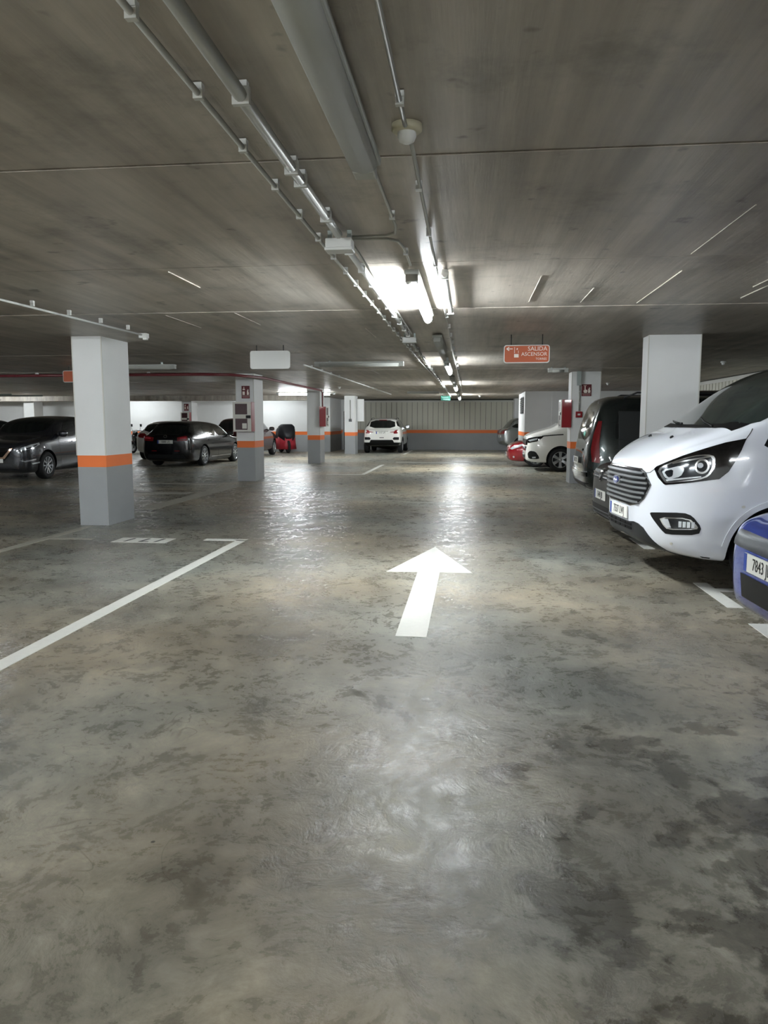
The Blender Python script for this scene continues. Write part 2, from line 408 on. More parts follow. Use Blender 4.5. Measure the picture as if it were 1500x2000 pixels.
pillar(2.33, 2.98, 18.1, 18.7, 'white pillar with call point and red sign beyond the grey people carrier')
pillar(-13.1, -12.66, 33.75, 34.5, 'far pillar with small red sign above the dark estate car')
pillar(-20.8, -20.3, 33.75, 34.5, 'far left pillar rising behind the dark crossover')

# ------------------------------------------------------------------ floor markings
def marking(name, polys, label, cat, worn=False, group=None, z=0.003):
    b = MB()
    for p in polys: b.prism(p, 0.0, z)
    return tag(b.build(name, M_paintw if worn else M_paint), label, cat, group)
def rect(x0, x1, y0, y1): return [(x0, y0), (x1, y0), (x1, y1), (x0, y1)]
marking('direction_arrow', [[(-0.48, 4.93), (-0.27, 4.93), (-0.27, 7.13), (0.04, 7.14), (-0.38, 8.62), (-0.78, 7.12), (-0.48, 7.13)]], 'white arrow painted on the lane pointing away', 'arrow')
marking('bay_line', [rect(-2.8, -2.68, 2.6, 8.86), rect(-3.2, -2.68, 8.8, 8.93)], 'long white line on the floor at lower left ending in a hook', 'line')
marking('bay_line', [rect(-5.25, -5.13, 5.5, 9.85), rect(-5.13, -4.58, 8.7, 8.79)], 'thin white line in front of the nearest left pillar', 'line', True)
marking('bay_line', [rect(-5.44, -5.12, 11.9, 16.7)], 'broad worn pale stripe between the first two left pillars', 'line', True)
marking('bay_line', [rect(-7.2, -5.6, 14.5, 14.9)], 'worn crosswise stripe behind the nearest left pillar', 'line', True)
marking('bay_line', [rect(-7.6, -5.8, 16.9, 17.2)], 'fainter second crosswise stripe farther behind the nearest left pillar', 'line', True)
marking('bay_line', [rect(-5.35, -5.25, 19, 25.8)], 'thin worn line running between the second and third left pillars', 'line', True)
marking('bay_line', [rect(-2.95, -2.83, 20.4, 25.3), rect(-3.9, -2.95, 20.4, 20.6)], 'white line at the left lane edge near the third pillar', 'line')
marking('bay_line', [rect(-2.95, -2.83, 33.5, 38.5)], 'short white line on the floor right of the white car', 'line')
marking('stop_line', [rect(-2.6, 1.3, 26.75, 27.05)], 'white line painted across the lane at the far end', 'line')
marking('bay_line', [rect(2.0, 2.12, 6.0, 6.92), rect(2.12, 4.6, 6.58, 6.7)], 'white T-shaped bay mark beside the white van front wheel', 'line')
marking('bay_line', [rect(1.98, 2.1, 8.75, 9.6)], 'short white bay mark under the white van nose', 'line')
for (a, c, wh) in ((15.9, 16.7, 'nearest, just past the people carrier tail'), (17.3, 18.4, 'second, before the call point pillar'), (19.4, 20.3, 'third, just past the call point pillar'), (21.0, 21.9, 'farthest, by the camper van')):
    marking('bay_dash', [rect(2.02, 2.2, a, c)], 'worn bay edge dash, ' + wh, 'line', True, 'worn bay edge dashes')
marking('lane_mark', [[(-1.2, 22.2), (-0.9, 21.9), (-0.9, 22.1), (-0.55, 22.1), (-0.55, 22.3), (-0.9, 22.3), (-0.9, 22.5)]], 'worn left-pointing arrow on the floor down the lane', 'arrow', True)
np_ = marking('bay_number', [rect(-4.26, -3.58, 8.55, 8.89)], 'worn white number box painted in front of the left pillar', 'number')
for i in range(3):
    b = MB(); xx = -4.13 + i * 0.19
    b.prism([(xx, 8.6), (xx + 0.03, 8.6), (xx + 0.06, 8.84), (xx + 0.03, 8.84)], 0.003, 0.005)
    if i == 1: b.prism(rect(xx, xx + 0.12, 8.6, 8.63), 0.003, 0.005)
    b.build('digit', M_satin, np_)
np2 = marking('bay_number', [rect(1.99, 2.7, 5.1, 5.53)], 'white number box on the floor at the right picture edge', 'number')
b = MB(); b.bbox(2.1, 2.3, 5.38, 5.41, 0.003, 0.005); b.build('digit', M_satin, np2)

# ------------------------------------------------------------------ luminaires
def luminaire(x, y, rz, length, lit, label, group, z=2.47, wide=0.13, dim=False):
    e = empty('tube_luminaire', (x, y, z), rz, label, 'ceiling light', group)
    b = MB(); b.bbox(-(wide / 2 if not lit else .055), (wide / 2 if not lit else .055), -length / 2, length / 2, 0.055, 0.09); b.build('housing', M_tray, e, bevel=0.008)
    for s in (-1, 1):
        b = MB(); b.bbox(-0.02, 0.02, s * length * 0.33 - 0.015, s * length * 0.33 + 0.015, 0.09, CEIL - z); b.build('hanger', M_galv, e)
        b = MB(); b.bbox(-wide * 0.36, wide * 0.36, s * (length / 2 - 0.05) - 0.05, s * (length / 2 - 0.05) + 0.05, 0.0, 0.055)
        b.build('end_cap', M_diff if not lit else M_chrome, e, bevel=0.006)
    if lit:
        b = MB(); b.tube([(0, -length / 2 + 0.22, 0.015), (0, length / 2 - 0.1, 0.015)], 0.036, 12); b.build('tube', M_lamp_half if dim == 'half' else M_lamp_dim if dim else M_lamp_on, e)
    else:
        b = MB(); pr = [(-0.055, 0.055), (-0.06, 0.03), (-0.045, 0.006), (0, -0.004), (0.045, 0.006), (0.06, 0.03), (0.055, 0.055)]
        h = length / 2 - 0.09; n = len(pr)
        vs = [(a, s * h, c) for s in (-1, 1) for a, c in pr]
        b.add(vs, [(i, i + 1, n + i + 1, n + i) for i in range(n - 1)] + [tuple(range(n))[::-1], tuple(range(n, 2 * n))], 0, True)
        b.build('cover', M_diff, e)
    return e
LX = -0.44
luminaire(-0.46, 2.1, 0, 2.6, False, 'grey unlit tube light overhead, nearest on the lane ceiling', 'lane ceiling lights')
luminaire(-0.44, 6.85, 0, 2.3, True, 'glaring lit tube light, nearest burning one above the lane', 'lane ceiling lights', 2.45)
luminaire(-0.44, 11.2, 0, 2.2, False, 'unlit tube light just beyond the glaring one above the lane', 'lane ceiling lights')
luminaire(-0.42, 14.7, 0, 2.3, True, 'second burning tube light above the lane, right of the pipes', 'lane ceiling lights', 2.40, dim='half')
luminaire(-0.46, 20.2, 0, 2.2, False, 'unlit tube light between the second and third burning ones', 'lane ceiling lights')
luminaire(-0.44, 23.0, 0, 2.4, True, 'third burning tube light above the lane', 'lane ceiling lights', 2.40)
luminaire(-0.48, 29.0, 0, 2.2, False, 'far unlit tube light above the lane', 'lane ceiling lights')
luminaire(-0.46, 32.6, 0, 2.4, True, 'farthest burning tube light near the panelled wall', 'lane ceiling lights', 2.40)
# the lane row goes on behind the camera; unseen bay lamps are added fill
luminaire(-0.44, -2.2, 0, 2.4, True, 'burning tube light above the lane behind the viewpoint', 'ceiling lights behind the viewpoint')
luminaire(-5.6, -3.4, PI / 2, 2.4, True, 'added unseen tube light above the left bays behind the viewpoint', 'ceiling lights behind the viewpoint')
luminaire(-0.44, -6.6, 0, 2.4, True, 'farther burning tube light above the lane behind the viewpoint', 'ceiling lights behind the viewpoint')
luminaire(4.0, -2.6, PI / 2, 2.4, True, 'added unseen tube light over the right bays beside the viewpoint', 'ceiling lights behind the viewpoint')
luminaire(-5.0, 0.4, PI / 2, 2.4, True, 'added unseen tube light over the left bays beside the viewpoint', 'ceiling lights behind the viewpoint')
luminaire(-10.5, 2.5, PI / 2, 2.4, True, 'added unseen tube light over the far left bays beside the viewpoint', 'ceiling lights behind the viewpoint')
# cross fixtures over the bays
luminaire(-6.5, 14.4, PI / 2, 1.6, False, 'unlit crosswise tube light right of the nearest left pillar', 'crosswise ceiling lights', 2.45)
luminaire(-2.1, 14.4, PI / 2, 1.7, False, 'unlit crosswise tube light left of the lane pipes', 'crosswise ceiling lights', 2.47)
luminaire(-1.75, 28.6, PI / 2, 1.2, False, 'small far unlit crosswise tube light left of the green exit sign', 'crosswise ceiling lights', 2.47)
luminaire(1.84, 16.6, PI / 2, 0.42, False, 'short pale tube light beside the right pillar with the call point', 'crosswise ceiling lights', 2.47)
luminaire(-6.3, 29.0, PI / 2, 2.3, True, 'burning crosswise tube light behind the third left pillar', 'crosswise ceiling lights')
luminaire(-21.2, 30.0, PI / 2, 2.4, True, 'burning tube light at the far left above the dark crossover', 'crosswise ceiling lights')
luminaire(-16.0, 34.5, PI / 2, 2.4, True, 'added dim tube light hidden behind the rear soffit beam, left one', 'added lights behind the soffit beam', 2.48, dim=True)  # this pair is added to brighten the rear wall; the beam hides it
luminaire(-9.6, 34.5, PI / 2, 2.4, True, 'added dim tube light hidden behind the rear soffit beam, right one', 'added lights behind the soffit beam', 2.48, dim=True)
luminaire(-14.5, 8.5, PI / 2, 2.4, True, 'added unseen tube light over the left bays outside the picture', 'crosswise ceiling lights', 2.47)  # added out of view as fill for the left side

# ------------------------------------------------------------------ conduits, boxes, detectors
def conduit(name, pts, r, m, label, cat, clamps=(), group=None, cm=None, horiz=False):
    top = max(p[2] for p in pts); dz = min(0, CEIL - 0.001 - (top + r + (0.022 if clamps else 0.002)))
    pts = [(p[0], p[1], p[2] + dz) for p in pts]; clamps = [(p[0], p[1], p[2] + dz) for p in clamps]
    p0 = Vector(pts[0]); e = empty(name, p0, label=label, cat=cat, group=group)
    b = MB(); b.tube([Vector(p) - p0 for p in pts], r, 10); b.build('run', m, e)
    c = MB(); c.box((0, 0, 0), (r * 2 + 0.012, 0.022, r * 2 + 0.012)); c.box((0, 0, r + 0.012), (r * 1.2 + 0.02, 0.03, 0.02)); cme = c.mesh('clamp', cm or M_pvc)
    for q in clamps: link('clamp', cme, e, Vector(q) - p0)
    return e
conduit('conduit', [(-0.94, 0.6, 2.55), (-0.94, 14.6, 2.55), (-0.88, 21, 2.55)], 0.011, M_pipe, 'thin grey conduit, leftmost of the pipe runs along the lane ceiling', 'conduit',
        [(-0.94, 1.1 + 0.52 * i, 2.55) for i in range(26)])
conduit('pipe', [(-0.79, 0.6, 2.545), (-0.79, 4.6, 2.545)], 0.024, M_pipe, 'thick grey pipe overhead ending at the white junction box', 'pipe',
        [(-0.79, y, 2.545) for y in (1.2, 1.95, 2.66, 3.4, 3.58, 4.2)])
conduit('pipe', [(-0.8, 4.9, 2.545), (-0.8, 10.02, 2.545)], 0.02, M_pvc, 'bright pipe between the two white junction boxes', 'pipe', [(-0.8, 5.05 + 0.6 * i, 2.545) for i in range(9)])
conduit('conduit', [(-0.755, 4.95, 2.55), (-0.755, 9.9, 2.55)], 0.009, M_pipe, 'slim conduit right beside the bright pipe between junction boxes', 'conduit')
conduit('pipe', [(-0.82, 10.4, 2.545), (-0.84, 17.0, 2.545), (-0.86, 36, 2.545)], 0.02, M_pipe, 'pipe running on beyond the second junction box', 'pipe', [(-0.83, 11 + 0.9 * i, 2.545) for i in range(20)])
conduit('conduit', [(-0.26, 0.6, 2.56), (-0.26, 3.02, 2.56)], 0.009, M_pipe, 'thin conduit overhead leading to the smoke detector', 'conduit', [(-0.26, 1.0, 2.56), (-0.26, 1.9, 2.56), (-0.26, 2.8, 2.56)])
conduit('conduit', [(-0.25, 3.2, 2.56), (-0.26, 5.8, 2.56), (-0.29, 14.1, 2.56), (-0.3, 30, 2.56)], 0.009, M_pipe, 'thin conduit right of the lane lights beyond the smoke detector', 'conduit', [(-0.26, 3.8 + 0.9 * i, 2.56) for i in range(20)])
conduit('conduit', [(-0.205, 5.9, 2.55), (-0.205, 7.9, 2.55)], 0.022, M_pvc, 'short white trunking beside the glaring tube light', 'conduit', [(-0.205, 5.95, 2.55), (-0.205, 7.85, 2.55)])
def bend(pts): return pts
conduit('conduit', [(-0.44, 3.45, 2.555), (-0.44, 4.5, 2.555), (-0.46, 4.66, 2.555), (-0.52, 4.72, 2.555), (-0.76, 4.73, 2.555)], 0.009, M_pipe, 'conduit curving from the overhead light into the junction box', 'conduit', [(-0.44, 4.3, 2.555)])
conduit('conduit', [(-0.76, 4.79, 2.555), (-0.52, 4.8, 2.555), (-0.46, 4.86, 2.555), (-0.44, 5.05, 2.555), (-0.44, 5.6, 2.555)], 0.009, M_pipe, 'conduit curving from the junction box to the glaring light', 'conduit', [(-0.44, 5.2, 2.555)])
conduit('conduit', [(-4.33, 3.5, 2.555), (-4.3, 6.7, 2.555), (-4.22, 9.55, 2.555)], 0.012, M_pvc, 'white conduit at upper left ending in a small box', 'conduit', [(-4.32 + 0.03 * i, 3.9 + 0.62 * i, 2.555) for i in range(9)])
conduit('conduit', [(-3.25, 14.8, 2.55), (-3.2, 31, 2.55)], 0.016, M_pvc, 'white conduit above the left lane edge beyond the crosswise light', 'conduit', [(-3.24, 15.5 + 1.1 * i, 2.55) for i in range(14)])
b = MB(); b.bbox(-0.045, 0.045, -0.03, 0.03, -0.16, 0.16); tag(b.build('cable_channel', M_galv, None, (2.475, 18.02, 2.42)), 'upright galvanised channel at the top of the call point pillar', 'cable channel')
conduit('conduit', [(2.5, 18.07, 2.3), (2.5, 18.07, 1.68)], 0.016, M_pipe, 'vertical grey conduit running down to the red call point', 'conduit', [(2.5, 18.07, 2.1), (2.5, 18.07, 1.85)])
conduit('conduit', [(-5.31, 33.66, 2.4), (-5.31, 33.66, 1.55)], 0.02, M_pipe, 'thin vertical conduit on the narrow far pillar', 'conduit', [(-5.31, 33.66, 1.9)])
b = MB(); b.bbox(-0.06, 0.06, -0.03, 0.03, -0.06, 0.06); tag(b.build('switch_box', M_satin, None, (-5.31, 33.66, 1.5)), 'small dark switch at the foot of the far pillar conduit', 'switch')
b = MB(); b.bbox(-0.17, 0.17, -0.05, 0.05, -0.5, 0.5); tag(b.build('equipment_box', M_white, None, (-4.92, 34.1, 1.95), bevel=0.01), 'tall white box fixed to the right of the narrow far pillar', 'box')

def junction(x, y, s, label):
    e = empty('junction_box', (x, y, 2.5), label=label, cat='junction box', group='junction boxes on the lane ceiling')
    b = MB(); b.box((0, 0, 0.0), (0.16 * s, 0.11 * s, 0.055)); b.build('base', M_signw, e, bevel=0.006)
    b = MB(); b.box((0, 0, -0.035), (0.17 * s, 0.12 * s, 0.018)); b.build('lid', M_signw, e, bevel=0.005)
    for sx in (-1, 1):
        b = MB(); b.box((sx * 0.06 * s, 0, 0.05), (0.025, 0.03, 0.06)); b.build('fixing_foot', M_galv, e)
junction(-0.8, 4.7, 1.0, 'white junction box where the thick overhead pipe ends')
junction(-0.8, 10.1, 1.1, 'smaller-looking white junction box farther along the lane pipes')
b = MB(); b.box((0, 0, 0), (0.1, 0.1, 0.06)); b.box((0.02, 0.0, -0.04), (0.05, 0.06, 0.03)); tag(b.build('socket_box', M_signw, None, (-4.22, 9.62, 2.54), bevel=0.004), 'small white box ending the upper left conduit', 'box')

def detector(x, y, r, label, m=M_detector):
    e = empty('smoke_detector', (x, y, CEIL), label=label, cat='detector')
    b = MB(); b.lathe([(0, 0), (r, 0), (r, -0.022), (r * 0.85, -0.03), (0, -0.03)], 'z', 28); b.build('base', m, e)
    b = MB(); b.lathe([(r * 0.6, -0.03), (r * 0.62, -0.045), (r * 0.5, -0.062), (r * 0.25, -0.07), (0, -0.07)], 'z', 24); b.build('head', M_signw if m is M_detector else m, e)
detector(-0.26, 3.1, 0.06, 'round cream smoke detector on the ceiling overhead')
for i, (x, y) in enumerate(((4.81, 15.4), (4.05, 23.4))):
    detector(x, y, 0.05, ('white detector on the dark ceiling right of the broad pillar', 'white detector on the ceiling above the grey people carrier')[i], M_signw)
detector(0.41, 34.2, 0.06, 'white detector on the far ceiling right of the lane lights', M_signw)
detector(-4.3, 25.0, 0.05, 'white detector on the ceiling left of the lane near the third pillar', M_signw)

# red sprinkler / hose supply pipe
conduit('red_pipe', [(-26.5, 16.4, 2.44), (-7.0, 15.9, 2.44), (-5.7, 15.9, 2.44), (-5.2, 16.3, 2.45), (-4.95, 18.0, 2.48), (-5.0, 25.5, 2.48), (-5.06, 25.86, 2.46)], 0.032, M_redpipe,
        'dark red water pipe running across the ceiling behind the left pillars', 'pipe', [(-20 + 2.6 * i, 16.23 - 0.02 * i, 2.46) for i in range(6)])
conduit('red_pipe', [(-5.05, 25.9, 2.46), (-5.05, 25.9, 1.95)], 0.022, M_redpipe, 'red drop pipe feeding the cabinet on the third left pillar', 'pipe')
conduit('red_pipe', [(-26.5, 24.0, 2.4), (-16.0, 24.0, 2.4)], 0.028, M_redpipe, 'farther dark red pipe at the far left ceiling', 'pipe')
for i, yy in enumerate((25.4, 27.0, 28.4)):
    conduit('galvanised_pipe', [(-26.5, yy, 2.45), (-17.5 + i * 0.4, yy, 2.45)], 0.03, M_galv, ('nearest', 'middle', 'farthest')[i] + ' of three shiny galvanised pipes at the far left ceiling', 'pipe', group='galvanised pipes at the far left')

# ------------------------------------------------------------------ hose cabinets and fire signs
def hose_cabinet(loc, rz, w_, h_, d_, label, broken=False):
    # local: door faces -y, back at y=0
    e = empty('hose_cabinet', loc, rz, label, 'hose cabinet', 'fire hose cabinets')
    b = MB(); b.bbox(-w_ / 2, w_ / 2, -d_, 0, 0, h_); b.build('case', M_red, e, bevel=0.006)
    dr = MB(); t = 0.018; y0 = -d_ - t; y1 = -d_
    wx = w_ / 2 - 0.01; z = lambda f: f * h_
    for (a, c, p, q) in ((-wx, -wx + 0.07 * w_ * 1.6, 0, h_), (wx - 0.2 * w_, wx, 0, h_)): dr.bbox(a, c, y0, y1, p, q)
    for (p, q) in ((0, 0.06), (0.44, 0.58), (0.94, 1.0)): dr.bbox(-wx + 0.11 * w_, wx - 0.2 * w_, y0, y1, z(p), z(q))
    do = dr.build('door', M_frame, e)
    for (p, q) in ((0.06, 0.44), (0.58, 0.94)):
        b = MB(); b.bbox(-wx + 0.11 * w_, wx - 0.2 * w_, y0 + 0.004, y1, z(p), z(q)); b.build('pane', M_darkglass, do)
    b = MB(); b.bbox(wx - 0.27 * w_, wx - 0.02 * w_, y0 - 0.012, y0, z(0.45), z(0.55)); b.build('latch', M_black, do)
    b = MB(); b.bbox(0.0, wx - 0.24 * w_, y0 - 0.002, y0 + 0.004, z(0.1), z(0.28)); b.build('instruction_sticker', M_frame, do)
    return e
hose_cabinet((-5.39, 17.95, 1.2), 0, 0.46, 0.7, 0.26, 'hose cabinet with white door frame on the second left pillar')
hose_cabinet((-5.16, 26.15, 1.27), PI / 2, 0.5, 0.68, 0.22, 'red hose cabinet seen side-on on the third left pillar')
hose_cabinet((2.33, 18.3, 1.3), -PI / 2, 0.5, 0.64, 0.22, 'red hose cabinet seen side-on on the right pillar')
hose_cabinet((-12.9, 33.75, 1.25), 0, 0.42, 0.62, 0.2, 'small far hose cabinet above the dark estate car')

def fire_sign(x, y, z, w_, h_, label, hand=False):
    e = empty('fire_sign', (x, y, z), 0, label, 'sign', 'red fire equipment signs')
    b = MB(); b.bbox(-w_ / 2, w_ / 2, -0.006, 0, 0, h_); b.build('plate', mat('sign_red', '5e0d16', 0.45), e)
    W = M_signtext; f = -0.008
    def r(nm, a, c, p, q): q_ = MB(); q_.bbox(a * w_, c * w_, f, -0.006, p * h_, q * h_); q_.build(nm, W, e)
    if hand:      # hand pressing a button, flames
        b = MB(); b.prism([(-0.3, 0.36), (-0.22, 0.27), (0.02, 0.27), (0.08, 0.38), (0.08, 0.52), (-0.1, 0.55), (-0.12, 0.85), (-0.2, 0.85), (-0.21, 0.5), (-0.3, 0.5)], 0, 0.002)
        me = b.mesh('hand_symbol', W); me.transform(Matrix.Rotation(PI / 2, 4, 'X')); me.transform(Matrix.Diagonal((w_, 1, h_, 1))); link('hand_symbol', me, e, (0, -0.006, 0))
        r('button_symbol', -0.32, -0.02, 0.86, 0.9)
    else:         # hose reel over flames
        r('hose_symbol', -0.38, -0.1, 0.28, 0.55); r('hose_symbol', -0.36, -0.08, 0.66, 0.76); r('hose_symbol', -0.24, -0.16, 0.76, 0.92)
    b = MB(); b.prism([(0.15, 0.28), (0.38, 0.28), (0.4, 0.45), (0.33, 0.55), (0.36, 0.68), (0.26, 0.75), (0.24, 0.6), (0.18, 0.66), (0.16, 0.45)], 0, 0.002)
    me = b.mesh('flame_symbol', W); me.transform(Matrix.Rotation(PI / 2, 4, 'X')); me.transform(Matrix.Diagonal((w_, 1, h_, 1))); link('flame_symbol', me, e, (0, -0.006, 0))
    r('caption_strip', -0.45, 0.45, 0.2, 0.215)
    b = MB(); b.bbox(-0.4 * w_, 0.4 * w_, f, -0.006, 0.06 * h_, 0.14 * h_); b.build('caption', mat('sign_caption', 'a06a6c', 0.5), e)
    return e
fire_sign(-5.37, 17.945, 1.99, 0.2, 0.3, 'red fire hose sign above the cabinet on the second left pillar')
fire_sign(2.66, 18.095, 2.02, 0.22, 0.27, 'red fire alarm sign with hand on the right pillar', True)
fire_sign(-12.9, 33.745, 1.93, 0.22, 0.32, 'tiny far red fire sign above the dark estate car')
cp = empty('call_point', (2.5, 18.1, 1.6), label='red fire alarm call point on the right pillar', cat='call point')
b = MB(); b.bbox(-0.075, 0.075, -0.05, 0, -0.07, 0.07); b.build('case', M_red, cp, bevel=0.008)
b = MB(); b.bbox(-0.03, 0.03, -0.056, -0.05, -0.02, 0.02); b.build('press_plate', M_signw, cp)

# ------------------------------------------------------------------ hanging signs
def rounded(w_, h_, r, n=6):
    p = []
    for cx, cy, a0 in ((w_ / 2 - r, h_ / 2 - r, 0), (-w_ / 2 + r, h_ / 2 - r, 90), (-w_ / 2 + r, -h_ / 2 + r, 180), (w_ / 2 - r, -h_ / 2 + r, 270)):
        for i in range(n + 1):
            a = R_(a0 + 90 * i / n); p.append((cx + r * math.cos(a), cy + r * math.sin(a)))
    return p
def plate_mesh(name, w_, h_, r, y0, y1, m):
    b = MB(); b.prism(rounded(w_, h_, r), -y1, -y0); me = b.mesh(name, m)
    me.transform(Matrix.Rotation(PI / 2, 4, 'X')); return me     # polygon into xz, faces +-y
def hanging_sign(x, y, z, w_, h_, label, face, rz=0):
    e = empty('hanging_sign', (x, y, z), rz, label, 'sign')
    link('sign_body', plate_mesh('sign_body', w_, h_, 0.035, -0.02, 0.02, M_signw), e)
    if face: link('sign_face', plate_mesh('sign_face', w_ - 0.022, h_ - 0.022, 0.028, -0.024, -0.02, face), e)
    for s in (-1, 1):
        b = MB(); b.tube([(s * w_ * 0.34, 0, h_ / 2), (s * w_ * 0.34, 0, CEIL - z)], 0.006, 8); b.build('hanger_rod', M_satin, e)
    return e
hanging_sign(-3.02, 11.4, 2.362, 0.61, 0.27, 'blank white rounded sign hanging in front of the second left pillar', None)
sg = hanging_sign(0.735, 10.4, 2.325, 0.6, 0.235, 'orange hanging sign reading SALIDA ASCENSOR over the lane', M_sign)
def sg_text(t, x, z, s, al='RIGHT'): text_mesh(t, s, face_matrix((x, -0.0255, z), (1, 0, 0), (0, 0, 1)), 'lettering', M_signtext, sg, 0.0008, al)
sg_text('SALIDA', 0.268, 0.066, 0.078); sg_text('ASCENSOR', 0.268, -0.004, 0.068); sg_text('TORRES', 0.262, -0.066, 0.04)
def sgb(nm, poly, m=M_signtext):
    b = MB(); b.prism(poly, 0, 0.0012); me = b.mesh(nm, m); me.transform(Matrix.Rotation(PI / 2, 4, 'X')); link(nm, me, sg, (0, -0.0245, 0))
sgb('arrow_symbol', [(-0.27, 0.068), (-0.235, 0.095), (-0.225, 0.09), (-0.245, 0.073), (-0.185, 0.073), (-0.185, 0.063), (-0.245, 0.063), (-0.225, 0.046), (-0.235, 0.04)])
sgb('lift_symbol', rect(-0.165, -0.105, -0.045, 0.0)); sgb('person_symbol', rect(-0.155, -0.142, 0.01, 0.05), M_sign); sgb('person_symbol', [(-0.13, 0.05), (-0.115, 0.065), (-0.12, 0.08), (-0.135, 0.07)])
sgb('person_symbol', rect(-0.163, -0.157, 0.01, 0.09)); sgb('person_symbol', rect(-0.112, -0.107, 0.01, 0.045))
og = hanging_sign(-8.05, 15.2, 2.37, 0.8, 0.24, 'orange sign mostly hidden behind the nearest left pillar', M_sign)
text_mesh('SALIDA', 0.08, face_matrix((0.15, -0.0255, 0.05), (1, 0, 0), (0, 0, 1)), 'lettering', M_signtext, og, 0.0008)
gs = empty('exit_sign', (-1.04, 32.6, 2.43), label='small green emergency exit sign hanging at the far end', cat='sign')
b = MB(); b.bbox(-0.2, 0.2, -0.015, 0.015, -0.1, 0.1); b.build('sign_body', M_green, gs)
b = MB(); b.bbox(-0.15, 0.12, -0.019, -0.015, 0.02, 0.045); b.build('symbol', mat('pale_green', '7fa79a', 0.5), gs)
b = MB(); b.bbox(-0.1, 0.15, -0.019, -0.015, -0.06, -0.03); b.build('symbol', MATS['pale_green'], gs)
b = MB(); b.bbox(-0.15, -0.13, -0.01, 0.01, 0.1, 0.15); b.bbox(0.13, 0.15, -0.01, 0.01, 0.1, 0.15); b.build('hanger_rod', M_satin, gs)
#CARS
# ------------------------------------------------------------------ car builder
# local frame of every vehicle: nose tip at x=0, +x towards the tail, left side at -y, z up
def pchip(keys):
    xs = [k[0] for k in keys]; ys_ = [k[1] for k in keys]; n = len(xs)
    h = [xs[i + 1] - xs[i] for i in range(n - 1)]; d = [(ys_[i + 1] - ys_[i]) / h[i] for i in range(n - 1)]
    m = [0] * n; m[0] = d[0]; m[-1] = d[-1]
    for i in range(1, n - 1):
        if d[i - 1] * d[i] > 0:
            w1 = 2 * h[i] + h[i - 1]; w2 = h[i] + 2 * h[i - 1]; m[i] = (w1 + w2) / (w1 / d[i - 1] + w2 / d[i])
    def f(x):
        if x <= xs[0]: return ys_[0]
        if x >= xs[-1]: return ys_[-1]
        i = max(j for j in range(n - 1) if xs[j] <= x); t = (x - xs[i]) / h[i]
        return ((1 + 2 * t) * (1 - t) ** 2 * ys_[i] + t * (1 - t) ** 2 * h[i] * m[i] + t * t * (3 - 2 * t) * ys_[i + 1] + t * t * (t - 1) * h[i] * m[i + 1])
    return f
def resample(poly, step, closed=True):
    out = []; n = len(poly)
    for i in range(n if closed else n - 1):
        a = poly[i]; b = poly[(i + 1) % n]; L = math.hypot(b[0] - a[0], b[1] - a[1]); k = max(1, int(math.ceil(L / step)))
        for j in range(k): out.append((a[0] + (b[0] - a[0]) * j / k, a[1] + (b[1] - a[1]) * j / k))
    if not closed: out.append(poly[-1])
    return out
def smooth_poly(p, it=1):                  # Chaikin corner rounding
    for _ in range(it):
        q = []
        for i in range(len(p)):
            a = p[i]; b = p[(i + 1) % len(p)]
            q.append((a[0] * .8 + b[0] * .2, a[1] * .8 + b[1] * .2)); q.append((a[0] * .2 + b[0] * .8, a[1] * .2 + b[1] * .8))
        p = q
    return p
def inside(p, poly):
    c = False; n = len(poly); x, y = p
    for i in range(n):
        x1, y1 = poly[i]; x2, y2 = poly[(i + 1) % n]
        if (y1 > y) != (y2 > y) and x < (x2 - x1) * (y - y1) / (y2 - y1) + x1: c = not c
    return c
def sym(p): return p + [(-a, b) for a, b in reversed(p)]

